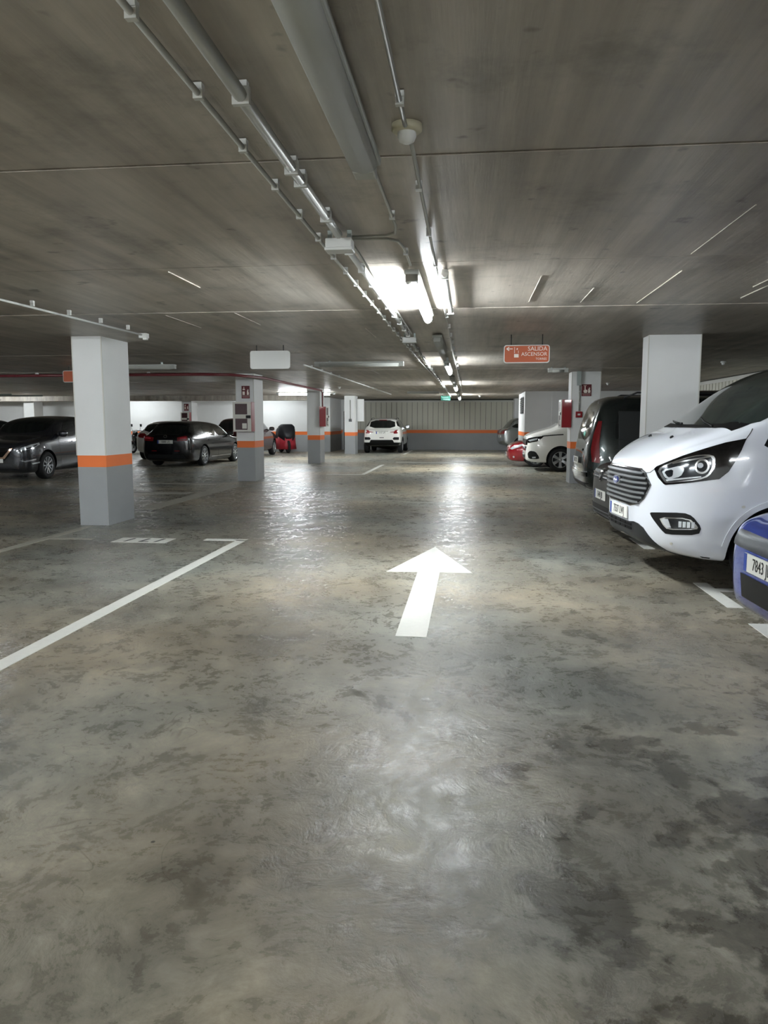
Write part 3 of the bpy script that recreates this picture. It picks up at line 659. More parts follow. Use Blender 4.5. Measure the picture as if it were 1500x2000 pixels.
class Vehicle:
    def __init__(s, name, label, loc, rz, P, paint, cat='car', group=None):
        s.P = P; s.root = empty(name, loc, rz, label, cat, group)
        s.paint = paint; L = P['L']
        F = {k: pchip(v) for k, v in P.items() if isinstance(v, list)}
        xs = sorted(set([0, .015, .04, .08, .14, .24, .38, .55] + [0.55 + (L - 1.1) * i / 17 for i in range(18)] + [L - .55, L - .38, L - .24, L - .14, L - .08, L - .04, L - .015, L]))
        mid = P.get('mid', 0.62)
        rings = []
        for x in xs:
            zt, zb, zs, wm, wt = F['ztop'](x), F['zbelt'](x), F['zbot'](x), F['w'](x), F['wtop'](x)
            zb = min(zb, zt - 0.02); dl = min(0.12, (zt - zb) * 0.55); m_ = min(mid, zb - 0.06); cr = P.get('crown', 0.025)
            wb = wm * P.get('belt_in', 0.95)
            rock = P.get('rock', 0.93)
            zl = zs + 0.05
            half = [(0, zs), (wm * .55, zs), (wm * .86, zs + .005), (wm * rock, zl), (wm * .985, max(zl + .05, zs + (m_ - zs) * .45)), (wm, max(zl + .09, m_)), (wb + (wm - wb) * .55, m_ + (zb - m_) * .6 if zb > m_ else zb), (wb, zb),
                    (wt + (wb - wt) * .5, zb + (zt - zb) * .45), (wt, zt - dl), (wt * .93, zt - dl * .4), (wt * .72, zt - cr * .45), (wt * .38, zt), (0, zt + cr * .25)]
            half = [(a, max(half[i][1], zs)) for i, (a, _) in enumerate(half)]
            ring = [(x, -a, z) for a, z in half] + [(x, a, z) for a, z in reversed(half[1:-1])]
            rings.append(ring)
        n = len(rings[0]); b = MB()
        vs = [p for r in rings for p in r]; fs = []
        for i in range(len(rings) - 1):
            for k in range(n): k2 = (k + 1) % n; fs.append((i * n + k, i * n + k2, (i + 1) * n + k2, (i + 1) * n + k))
        def cap(o):      # quad strip across the section
            h = n // 2; q = []
            for k in range(h):
                a, b_ = o + k, o + k + 1; c_, d_ = o + (n - k - 1) % n, o + (n - k) % n
                if k == 0: q.append((a, b_, c_))
                elif k == h - 1: q.append((a, b_, d_))
                else: q.append((a, b_, c_, d_))
            return q
        fs += cap(0); fs += cap((len(rings) - 1) * n)
        b.add(vs, fs, 0, True)
        me = b.mesh('body', [paint, M_black]); o = link('body', me, s.root)
        sd = o.modifiers.new('s', 'SUBSURF'); sd.levels = 2; sd.render_levels = 2
        dg = bpy.context.evaluated_depsgraph_get(); m2 = bpy.data.meshes.new_from_object(o.evaluated_get(dg))
        bm = bmesh.new(); bm.from_mesh(m2); s.bvh = BVHTree.FromBMesh(bm); bm.free()
        # wheel arches
        r = P['arch']; cutters = []
        for ax in P['axles']:
            for sy in (-1, 1):
                c = MB(); yo = max(F['w'](ax) + .2, 1.0); yi = F['w'](ax) - 0.32
                N = 40; ring = [(ax + r * math.cos(2 * PI * k / N), P['wheel_r'] + P.get('arch_up', 0.0) + r * math.sin(2 * PI * k / N)) for k in range(N)]
                vs = [(x, sy * yi, z) for x, z in ring] + [(x, sy * yo, z) for x, z in ring]
                c.add(vs, [tuple(range(N)), tuple(range(N, 2 * N))[::-1]] + [(k, (k + 1) % N, N + (k + 1) % N, N + k) for k in range(N)])
                co = c.build('cut', M_black, s.root); cutters.append(co)
                bo = o.modifiers.new('b', 'BOOLEAN'); bo.object = co; bo.operation = 'DIFFERENCE'; bo.solver = 'EXACT'
        dg = bpy.context.evaluated_depsgraph_get(); dg.update(); m3 = bpy.data.meshes.new_from_object(o.evaluated_get(dg))
        o.modifiers.clear(); old = o.data; o.data = m3; bpy.data.meshes.remove(old); bpy.data.meshes.remove(m2)
        for c in cutters: md = c.data; bpy.data.objects.remove(c); bpy.data.meshes.remove(md)
        m3.materials.clear(); m3.materials.append(paint); m3.materials.append(M_black)
        for p in m3.polygons:
            p.use_smooth = True; p.material_index = 0
            c = p.center
            for ax in P['axles']:
                dd = math.hypot(c.x - ax, c.z - P['wheel_r'] - P.get('arch_up', 0.0))
                if dd < r + .012 and (abs(p.normal.x * (c.x - ax) + p.normal.z * (c.z - P['wheel_r'])) > .7 * dd and abs(p.normal.y) < .5 or (abs(p.normal.y) > .8 and abs(c.y) < F['w'](ax) - .25)): p.material_index = 1; p.use_smooth = False
            if c.z < P['zbot'][len(P['zbot']) // 2][1] + .012 and abs(p.normal.z) > .7: p.material_index = 1
        s.body = o; s.F = F
        try:
            m3.set_sharp_from_angle(angle=R_(50))
        except Exception: pass
    def hit(s, a, u, z):
        if a == 'top': r = s.bvh.ray_cast(Vector((u, z, 6)), Vector((0, 0, -1)))
        else:
            d = Vector((math.cos(R_(a)), math.sin(R_(a)), 0)); e = Vector((math.sin(R_(a)), -math.cos(R_(a)), 0))
            org = Vector((s.P['L'] / 2, 0, 0)); base = org - e * org.dot(e)
            r = s.bvh.ray_cast(base + e * u + Vector((0, 0, z)) - d * 12, d)
        return r[0], r[1]
    def decal(s, name, m, a, poly, off=0.004, thick=0.012, step=0.05, mirror=False, parent=None, smooth=0, holes=None, label=None):
        if smooth: poly = smooth_poly(poly, smooth)
        bd = resample(poly, step); n = len(bd)
        x0 = min(p[0] for p in bd); x1 = max(p[0] for p in bd); z0 = min(p[1] for p in bd); z1 = max(p[1] for p in bd)
        pts = list(bd)
        gx = int((x1 - x0) / step) + 1; gz = int((z1 - z0) / step) + 1
        for i in range(1, gx + 1):
            for j in range(1, gz + 1):
                q = (x0 + (i - .5) * (x1 - x0) / gx, z0 + (j - .5) * (z1 - z0) / gz)
                if inside(q, bd) and min(math.hypot(q[0] - p[0], q[1] - p[1]) for p in bd) > step * .4: pts.append(q)
        v2, _, f2, ov, _, _ = delaunay_2d_cdt([Vector(p) for p in pts], [], [list(range(n))], 1, 1e-5)
        V = []; last = None
        for p in v2:
            h, nn = s.hit(a, p[0], p[1])
            if h is None: h, nn = last if last else (Vector((0, 0, 0)), Vector((0, 0, 1)))
            last = (h, nn); V.append((h, nn))
        # drop outliers: average normals
        cnt = len(V); nb = [[] for _ in range(cnt)]
        for f in f2:
            for i in range(len(f)): nb[f[i]].append(f[(i + 1) % len(f)]); nb[f[i]].append(f[i - 1])
        nn2 = [(V[i][1] + sum((V[j][1] for j in nb[i]), Vector((0, 0, 0)))).normalized() for i in range(cnt)]
        top = [V[i][0] + nn2[i] * off for i in range(cnt)]; bot = [V[i][0] - nn2[i] * thick for i in range(cnt)]
        ec = {}
        for f in f2:
            for i in range(len(f)): e = (f[i], f[(i + 1) % len(f)]); ec[e] = 1
        be = [e for e in ec if (e[1], e[0]) not in ec]
        res = []
        for k in range(2 if mirror else 1):
            sg_ = -1 if k else 1
            vs = [(p.x, p.y * sg_, p.z) for p in top + bot]
            fs = [tuple(f) for f in f2] + [(e[1], e[0], e[0] + cnt, e[1] + cnt) for e in be]
            b = MB(); b.add(vs, fs, 0, True); me = b.mesh(name, m)
            # make sure the outer face looks outwards
            o = link(name, me, parent[k] if isinstance(parent, (list, tuple)) else (parent or s.root))
            try: me.set_sharp_from_angle(angle=R_(40))
            except Exception: pass
            if label: o['label'] = label
            res.append(o)
        return res
    def strip(s, name, m, a, line, w_=0.006, off=0.002, thick=0.004, mirror=False, parent=None, step=0.04):
        line = resample(line, step, False); pts = []
        P1, P2 = [], []
        for i, p in enumerate(line):
            q0 = line[max(i - 1, 0)]; q1 = line[min(i + 1, len(line) - 1)]; dx, dz = q1[0] - q0[0], q1[1] - q0[1]; L = math.hypot(dx, dz) or 1
            nx, nz = -dz / L * w_ / 2, dx / L * w_ / 2; P1.append((p[0] + nx, p[1] + nz)); P2.append((p[0] - nx, p[1] - nz))
        def proj(q): h, n_ = s.hit(a, *q); return (h, n_) if h is not None else None
        A = [proj(q) for q in P1]; B = [proj(q) for q in P2]
        keep = [i for i in range(len(A)) if A[i] and B[i]]
        res = []
        for k in range(2 if mirror else 1):
            sg_ = -1 if k else 1; vs = []; fs = []
            for i in keep:
                for (h, n_) in (A[i], B[i]): vs.append(h + n_ * off)
                for (h, n_) in (B[i], A[i]): vs.append(h - n_ * thick)
            vs = [(v.x, v.y * sg_, v.z) for v in vs]
            for i in range(len(keep) - 1):
                for j in range(4): fs.append((i * 4 + j, i * 4 + (j + 1) % 4, (i + 1) * 4 + (j + 1) % 4, (i + 1) * 4 + j))
            if not fs: continue
            b = MB(); b.add(vs, fs, 0, False); res.append(b.build(name, m, parent[k] if isinstance(parent, (list, tuple)) else (parent or s.root)))
        return res
    def wheels(s, spokes=5, rimr=0.22, w_=0.21, m=None, twin=True, inset=0.015):
        r = s.P['wheel_r']; m = m or M_alloy
        t = MB(); h = w_ / 2
        t.lathe([(rimr - .004, -h + .012), (rimr + .02, -h - .002), (r - .05, -h - .004), (r - .018, -h + .012), (r - .004, -h + .03), (r, -h + .05), (r, h - .05), (r - .018, h - .012), (rimr, h), (rimr - .01, h - .02), (rimr - .01, -h + .04)], 'y', 44, closed=True)
        tme = t.mesh('wheel', M_rubber)
        g = MB(); g.lathe([(rimr, -h + .008), (rimr - .004, -h - .002), (rimr - .014, -h + .004), (rimr - .02, -h + .03), (rimr - .03, h - .04)], 'y', 40)
        for k in range(spokes):
            for dd in ((-.045, .045) if twin else (0,)):
                a = 2 * PI * k / spokes + PI / 2; c, s_ = math.cos(a), math.sin(a); px, pz = -s_, c
                wi, wo = (.018, .02) if twin else (.035, .05)
                o1 = dd * .5; o2 = dd * 1.5
                vs = []
                for (rr, ww, oo, y0) in ((.03, wi, o1, -h + .022), (rimr * .55, wi, (o1 + o2) / 2, -h + .012), (rimr - .01, wo, o2, -h + .008)):
                    for q, yy in ((-1, y0), (1, y0), (1, y0 + .03), (-1, y0 + .03)):
                        off_ = oo + q * ww; vs.append((c * rr + px * off_, yy, s_ * rr + pz * off_))
                fs = [(0, 1, 2, 3), (8, 9, 10, 11)]
                for i in range(2):
                    for j in range(4): fs.append((i * 4 + j, i * 4 + (j + 1) % 4, (i + 1) * 4 + (j + 1) % 4, (i + 1) * 4 + j))
                g.add(vs, fs, 0)
        g.lathe([(0, -h + .008), (.03, -h + .008), (.052, -h + .016), (.055, -h + .05), (0, -h + .05)], 'y', 20)
        gme = g.mesh('rim', m)
        d = MB(); d.lathe([(0, -h + .06), (rimr - .03, -h + .06), (rimr - .03, -h + .1), (0, -h + .1)], 'y', 30); dme = d.mesh('brake_disc', M_satin)
        for ax in s.P['axles']:
            for sy in (-1, 1):
                yy = s.F['w'](ax) - w_ / 2 - inset
                wo = link('wheel', tme, s.root, (ax, sy * yy, r), 0, PI if sy > 0 else 0)
                link('rim', gme, wo); link('brake_disc', dme, wo)
    def plate(s, x_dir, z, txt, parent=None, off=0.006, y=0.0, tilt=0.0):
        a = 0 if x_dir < 0 else 180
        h1, n1 = s.hit(a, 0.0, z); h2, _ = s.hit(a, 0.2, z); h3, _ = s.hit(a, 0.0, z + .05); h4, _ = s.hit(a, 0.0, z - .05)
        hx_ = [h.x for h in (h1, h3, h4) if h is not None]
        x = (min(hx_) if x_dir < 0 else max(hx_)) + x_dir * (off + 0.006)
        e = MB(); e.box((0, 0, 0), (0.012, 0.52, 0.11)); pl = e.build('license_plate', M_platew, parent or s.root, (x, y, z))
        left = 1 if x_dir < 0 else -1     # +y in local is viewer's left?
        # viewer in front (looking +x) has -y on the right; viewer behind has +y on the right
        rgt = Vector((0, -1, 0)) if x_dir < 0 else Vector((0, 1, 0))
        e = MB(); c = -rgt * 0.237; e.box((x_dir * .0065, c.y, 0), (0.002, 0.042, 0.108)); e.build('country_band', M_plateb, pl)
        t = text_mesh(txt, 0.102, face_matrix((x_dir * .007, rgt.y * 0.022, 0), rgt, (0, 0, 1)) @ Matrix.Diagonal((0.80, 1, 1, 1)), 'characters', M_ink, pl, 0.0008)
        return pl
    def mirrors(s, x, z, m=None, size=1.0, y=None, glass=True):
        for sy in (-1, 1):
            w_ = (y or s.hit(90, x, z - .03)[0].y * -1)
            w_ = abs(w_)
            bm = bmesh.new(); bmesh.ops.create_icosphere(bm, subdivisions=3, radius=1)
            for v in bm.verts:
                c = v.co; v.co = Vector((math.copysign(abs(c.x) ** .7, c.x) * .07, math.copysign(abs(c.y) ** .75, c.y) * .115, math.copysign(abs(c.z) ** .75, c.z) * .085)) * size
                if v.co.x > .035: v.co.x = .035
            me = bpy.data.meshes.new('mirror'); bm.to_mesh(me); bm.free(); me.materials.append(m or s.paint)
            for p in me.polygons: p.use_smooth = True
            o = link('mirror', me, s.root, (x, sy * (w_ + .13 * size), z + .03))
            b = MB(); b.bbox(-.03, .02, -sy * .03, -sy * .16 * size, -.07 * size, -.035 * size); b.build('mirror_foot', M_black, o)
            b = MB(); b.bbox(.036, .040, -.085 * size, .085 * size, -.055 * size, .055 * size)
            b.build('mirror_glass', M_chrome, o)
    def windows(s, side, front, rear, glass=None, gf=None):
        glass = glass or M_glass
        for p in side: s.decal('side_window', glass, 90, p, 0.004, mirror=True, smooth=1)
        if front: s.decal('windshield', gf or glass, 'top', front, 0.004, step=.06, smooth=1)
        if rear: s.decal('rear_window', glass, 180, rear, 0.004, smooth=1)
    def gaps(s, lines, a=90):
        for l in lines: s.strip('panel_gap', M_joint, a, l, 0.006, 0.0015, mirror=True)
    def handle(s, x, z, m=None):
        s.decal('door_handle', m or s.paint, 90, [(x, z - .012), (x + .2, z - .012), (x + .2, z + .016), (x, z + .016)], 0.022, step=.05, mirror=True, smooth=1)

paint_white = mat('paint_van_white', 'dde1e8', 0.22, coat=1.0)
paint_white2 = mat('paint_white_solid', 'e9e8e2', 0.25, coat=1.0)
paint_blue = mat('paint_blue', '1c3fa8', 0.22, 0.3, coat=1.0)
paint_grey = mat('paint_graphite', '2b2d32', 0.25, 0.4, coat=1.0)
paint_black = mat('paint_black', '06070b', 0.2, 0.0, coat=0.5)
paint_blackb = mat('paint_black_small', '0b0b0c', 0.3, 0.0, spec=0.25)
paint_green = mat('paint_dark_grey_green', '2b3231', 0.25, 0.6, coat=1.0)
paint_red = mat('paint_red', '8c0f1c', 0.22, 0.2, coat=1.0)
paint_maroon = mat('paint_maroon', '3a0a10', 0.25, 0.3, coat=1.0)
paint_silver = mat('paint_silver', 'a3a7a6', 0.25, 0.7, coat=1.0)

VAN = dict(L=4.97, arch=0.41, wheel_r=0.343, axles=(1.03, 3.96), mid=0.62, belt_in=0.965, crown=0.03, rock=0.95,
    ztop=[(0, .94), (.008, 1.0), (.025, 1.055), (.07, 1.11), (.15, 1.175), (.3, 1.275), (.45, 1.34), (.62, 1.385), (.7, 1.425), (.8, 1.515), (1.05, 1.71), (1.25, 1.84), (1.45, 1.93), (1.75, 1.975), (2.5, 1.99), (4.5, 1.97), (4.85, 1.92), (4.93, 1.7), (4.97, 1.4)],
    zbelt=[(0, .9), (.05, .98), (.12, 1.04), (.3, 1.14), (.7, 1.27), (1.0, 1.30), (1.4, 1.26), (4.6, 1.22), (4.97, 1.1)],
    zbot=[(0, .47), (.03, .41), (.1, .35), (.3, .29), (.6, .245), (4.4, .25), (4.9, .32), (4.97, .4)],
    w=[(0, .34), (.015, .43), (.05, .53), (.1, .62), (.2, .745), (.3, .83), (.42, .90), (.6, .955), (.9, .985), (1.3, .99), (4.4, .99), (4.85, .96), (4.94, .9), (4.97, .8)],
    wtop=[(0, .3), (.03, .46), (.08, .56), (.2, .66), (.6, .80), (1.0, .82), (1.3, .81), (1.9, .79), (4.6, .82), (4.97, .75)])
van = Vehicle('van', 'white van with chrome-slatted grille parked nose-out, nearest large vehicle on the right', (1.42, 7.33, 0), R_(5.4), VAN, paint_white, 'van')
#STOP
# --- white van details
v = van
def half_width_at(z, prof): return pchip(prof)(z)
GR = [(-.30, .692), (.30, .692), (.46, .722), (.52, .77), (.575, .885), (.515, .985), (.47, 1.012), (-.47, 1.012), (-.515, .985), (-.575, .885), (-.52, .77), (-.46, .722)]
v.decal('grille_surround', M_chrome, 0, [(a * 1.03, .85 + (z - .85) * 1.08) for a, z in GR], .006, step=.05)
gr = v.decal('grille', M_black, 0, GR, .012, step=.05)[0]
gw = pchip([(.69, .30), (.722, .46), (.77, .515), (.885, .565), (.985, .51), (1.01, .47)])
for i in range(7):
    z = .725 + i * .0435; h = gw(z) - .006
    v.decal('slat', mat('slat_bright', 'b9bcbf', 0.3, 0.8), 0, [(-h, z - .007), (h, z - .007), (h, z + .009), (-h, z + .009)], .03, .02, .06, parent=gr)
    v.decal('slat_face', mat('slat_grey', '63666a', 0.35, 0.6), 0, [(-h, z - .014), (h, z - .014), (h, z - .007), (-h, z - .007)], .024, .015, .06, parent=gr)
ov = [(.09 * math.cos(2 * PI * k / 20), .895 + .042 * math.sin(2 * PI * k / 20)) for k in range(20)]
bd = v.decal('badge', M_chrome, 0, ov, .05, .03, .03)[0]
v.decal('badge_field', mat('badge_blue', '1c2f7a', 0.25, coat=1.0), 0, [(a * .86, .895 + (z - .895) * .8) for a, z in ov], .054, .01, .03, parent=bd)
v.strip('badge_script', M_frame, 0, [(-.05, .885), (-.035, .91), (-.025, .89), (-.005, .9), (.01, .885), (.03, .9), (.055, .89)], .008, .056, .003, parent=bd, step=.01)
HL = [(.500, 1.03), (.52, 1.05), (.591, 1.082), (.732, 1.145), (.904, 1.212), (1.037, 1.262), (1.168, 1.296), (1.148, 1.20), (1.124, 1.125), (1.082, 1.026), (1.025, .964), (.815, .926), (.618, .898), (.60, .905), (.545, .955)]
hl = v.decal('headlight', M_bg, 45, HL, .004, .03, .03, mirror=True)
INN = [(.527, 1.028), (.672, 1.100), (.831, 1.153), (.93, 1.165), (.985, 1.148), (.99, 1.06), (.955, .985), (.884, .952), (.63, .912), (.60, .93)]
v.decal('headlight_bezel', M_chrome, 45, INN, .007, .01, .025, mirror=True, parent=hl, smooth=1)
def shrink(p, k, c=None):
    cx = c[0] if c else sum(a for a, _ in p) / len(p); cz = c[1] if c else sum(b for _, b in p) / len(p)
    return [(cx + (a - cx) * k, cz + (b - cz) * k) for a, b in p]
v.decal('headlight_bowl', M_lensd, 45, shrink(INN, .9), .009, .01, .03, mirror=True, parent=hl, smooth=1)
v.decal('reflector', M_lens, 45, [(.575, 1.02), (.75, 1.07), (.77, 1.03), (.745, .975), (.65, .945), (.61, .96)], .012, .008, .03, mirror=True, parent=hl, smooth=1)
v.decal('reflector_core', M_lensd, 45, [(.60, 1.012), (.68, 1.035), (.68, .975), (.64, .962)], .014, .005, .03, mirror=True, parent=hl, smooth=1)
circ = lambda cx, cz, r, n=22, k=1.0: [(cx + r * k * math.cos(2 * PI * i / n), cz + r * math.sin(2 * PI * i / n)) for i in range(n)]
v.decal('projector_ring', M_chrome, 45, circ(.90, 1.065, .062, k=.85), .014, .012, .02, mirror=True, parent=hl)
v.decal('projector_lens', M_lensd, 45, circ(.90, 1.065, .046, k=.85), .018, .012, .02, mirror=True, parent=hl)
v.decal('projector_glint', M_lens, 45, circ(.888, 1.072, .022, 12), .021, .01, .02, mirror=True, parent=hl)
v.decal('light_guide', M_lens, 45, [(.62, .945), (.9, .985), (.9, .974), (.63, .93)], .013, .006, .04, mirror=True, parent=hl)
v.decal('light_guide', M_chrome, 45, [(.66, 1.088), (.94, 1.150), (.95, 1.14), (.67, 1.076)], .012, .006, .04, mirror=True, parent=hl)
FG = [(.481, .645), (.502, .654), (.783, .675), (.853, .652), (.924, .560), (.904, .494), (.644, .476), (.604, .505), (.504, .608)]
fg = v.decal('fog_surround', M_black, 45, FG, .004, .02, .03, mirror=True, smooth=1)
FL = [(.575, .620), (.83, .634), (.9, .566), (.893, .540), (.656, .520), (.615, .555)]
v.decal('fog_bezel', M_chrome, 45, FL, .01, .01, .03, mirror=True, parent=fg, smooth=1)
v.decal('fog_lens', M_lensd, 45, shrink(FL, .86), .012, .01, .03, mirror=True, parent=fg, smooth=1)
v.decal('fog_lens_cell', M_lens, 45, [(.60, .608), (.66, .612), (.69, .54), (.66, .535), (.63, .56)], .015, .006, .03, mirror=True, parent=fg)
for i in range(4):
    v.decal('fog_lens_cell', M_lens, 45, [(.75 + i * .033, .60), (.775 + i * .033, .60), (.775 + i * .033, .552), (.75 + i * .033, .55)], .015, .006, .03, mirror=True, parent=fg)
LOW = sym([(0, .535), (.29, .535), (.40, .548), (.47, .538), (.53, .508), (.60, .42), (.64, .36), (.56, .33), (.40, .36), (.2, .38), (0, .385)][::-1])
LOWP = [(a, z) for a, z in [(0, .535), (.29, .535), (.40, .548), (.47, .538), (.53, .508), (.60, .42), (.66, .345)]]
lowpoly = LOWP + [(.6, .33), (.45, .36), (.3, .40), (0, .44)]
lowpoly = [(-a, z) for a, z in reversed(LOWP[1:])] + LOWP + [(.66, .28), (.58, .27), (.45, .33), (.3, .37), (0, .40), (-.3, .37), (-.45, .33), (-.58, .27), (-.66, .28)]
lw = v.decal('lower_bumper', M_satin, 0, lowpoly, .006, .02, .04)[0]
for r_ in range(2):
    for c_ in range(5):
        y0 = -.36 + c_ * .148; z0 = .512 - r_ * .034
        v.decal('intake_cell', M_black, 0, [(y0, z0 - .01), (y0 + .125, z0 - .01), (y0 + .125, z0 + .013), (y0, z0 + .013)], .012, .008, .06, parent=lw)
v.decal('windshield', M_glassg, 'top', [(.60, 0), (.61, .3), (.665, .64), (.76, .80), (.87, .85), (1.15, .86), (1.42, .815), (1.45, .3), (1.455, 0), (1.45, -.3), (1.42, -.815), (1.15, -.86), (.87, -.85), (.76, -.80), (.665, -.62), (.61, -.3)], .004, .01, .06)
v.decal('cowl', M_black, 'top', [(.545, 0), (.555, .3), (.60, .62), (.665, .79), (.80, .82), (.76, .775), (.665, .62), (.61, .3), (.60, 0), (.61, -.3), (.665, -.62), (.76, -.775), (.80, -.82), (.665, -.79), (.60, -.62), (.555, -.3)], .005, .01, .05)
for y0 in (-.55, .15):
    b = MB(); h1 = v.hit('top', .60, y0)[0]; h2 = v.hit('top', .70, y0 + .5)[0]; h3 = v.hit('top', .64, y0 + .25)[0]
    b.tube([h1 + Vector((0, 0, .012)), h3 + Vector((-.005, 0, .014)), h2 + Vector((0, 0, .012))], .008, 8); b.tube([h1, h1 + Vector((-.005, 0, .022))], .014, 8); b.build('wiper', M_black, v.root)
for y0 in (-.3, .28):
    v.decal('washer_nozzle', M_black, 'top', [(.33, y0 - .02), (.35, y0 + .02), (.37, y0 + .015), (.35, y0 - .025)], .012, .01, .03)
v.strip('panel_gap', M_joint, 45, [(.42, .99), (.461, .996), (.505, 1.028)], .006, .0015, mirror=True)
v.strip('panel_gap', M_joint, 0, [(-.46, 1.018), (.46, 1.018)], .006, .0015)
v.strip('panel_gap', M_joint, 90, [(.735, 1.292), (.775, 1.34), (.80, 1.375)], .006, .0015, mirror=True)
v.strip('panel_gap', M_joint, 90, [(1.38, .30), (1.36, .8), (1.36, 1.25), (1.46, 1.6), (1.62, 1.82), (2.3, 1.88), (2.42, 1.7), (2.42, .3)], .007, .0015, mirror=True)
v.decal('side_window', M_glass, 90, [(.86, 1.225), (1.02, 1.225), (1.10, 1.52), (1.0, 1.42), (.90, 1.30)], .005, .01, .04, mirror=True, smooth=1)
v.decal('side_window', M_glass, 90, [(1.42, 1.25), (1.45, 1.5), (1.62, 1.78), (2.2, 1.82), (2.32, 1.7), (2.32, 1.25)], .005, .01, .06, mirror=True, smooth=1)
v.decal('side_window', M_glass, 90, [(2.55, 1.28), (2.55, 1.8), (3.5, 1.8), (3.5, 1.28)], .005, .01, .08, mirror=True, smooth=1)
v.decal('side_window', M_glass, 90, [(3.65, 1.28), (3.65, 1.8), (4.6, 1.76), (4.65, 1.28)], .005, .01, .08, mirror=True, smooth=1)
for (a_, s_, z_) in ((45, .685, .40), (45, 1.19, .74)):
    v.decal('parking_sensor', M_trimw, a_, circ(s_, z_, .012, 12), .005, .004, .02, mirror=True)
v.decal('tow_eye_slot', M_black, 45, [(.90, .306), (.97, .300), (.96, .293), (.91, .297)], .004, .004, .02)
# flared wheel arch lip
for ax in VAN['axles']:
    line = [(ax + .435 * math.cos(R_(t_)), .343 + .435 * math.sin(R_(t_))) for t_ in range(4, 178, 6)]
    v.strip('arch_lip', paint_white, 90, line, .045, .012, .02, mirror=True)
v.plate(-1, .612, '7537 LWJ')
v.wheels(5, .215, .215, mat('steel_wheel_dark', '2b2d30', 0.4, 0.6), twin=False, inset=.02)
v.mirrors(1.22, 1.32, M_black, 1.5)
v.decal('tail_lamp', M_tail, 135, [(3.75 + .0, 1.0), (3.86, 1.0), (3.86, 1.6), (3.77, 1.6)], .006, mirror=True)

# --- generic saloon / hatch / crossover outfit
def body_params(L, W, H, xb, xt, xr, xe, belt=.98, hood=.98, nose=.78, bot=.2, wheel=.33, axles=None, rear_top=None, tail=.85, arch=None, mid=.55, tumb=.70, crown=.03):
    """xb windscreen base, xt windscreen top, xr roof end, xe base of the rear glass"""
    w = W / 2
    return dict(L=L, arch=arch or wheel + .055, wheel_r=wheel, axles=axles or (.88, L - .92), mid=mid, belt_in=.95, crown=crown, rock=.93,
        ztop=[(0, nose - .12), (.015, nose - .05), (.06, nose), (.18, nose + (hood - nose) * .45), (xb * .5, hood - .02), (xb, hood + .08), (xb + .08, hood + .13), ((xb + xt) / 2, (hood + .08 + H) / 2 + .07), (xt, H - .055), ((xt + xr) / 2, H), (xr, rear_top or H - .05), (xr + (xe - xr) * .5, ((rear_top or H - .05) + belt) / 2 + .06), (xe, belt + .05), (L - .05, tail + .02), (L - .015, tail - .05), (L, tail - .15)],
        zbelt=[(0, nose - .16), (.06, nose - .05), (.25, nose + .03), (xb, belt - .03), ((xb + xe) / 2, belt), (xe, belt + .03), (L - .05, tail), (L, tail - .2)],
        zbot=[(0, bot + .16), (.04, bot + .08), (.15, bot + .02), (.5, bot), (L / 2, bot), (L - .5, bot + .03), (L - .1, bot + .12), (L, bot + .28)],
        w=[(0, w * .5), (.02, w * .62), (.07, w * .74), (.16, w * .85), (.3, w * .92), (.55, w * .975), (.9, w), (L - 1.0, w), (L - .5, w * .97), (L - .2, w * .94), (L - .08, w * .89), (L - .02, w * .80), (L, w * .68)],
        wtop=[(0, w * .45), (.06, w * .66), (.2, w * .78), (xb, w * .82), (xt, w * tumb), (xr, w * tumb * .97), (xe, w * .78), (L - .08, w * .76), (L, w * .62)])
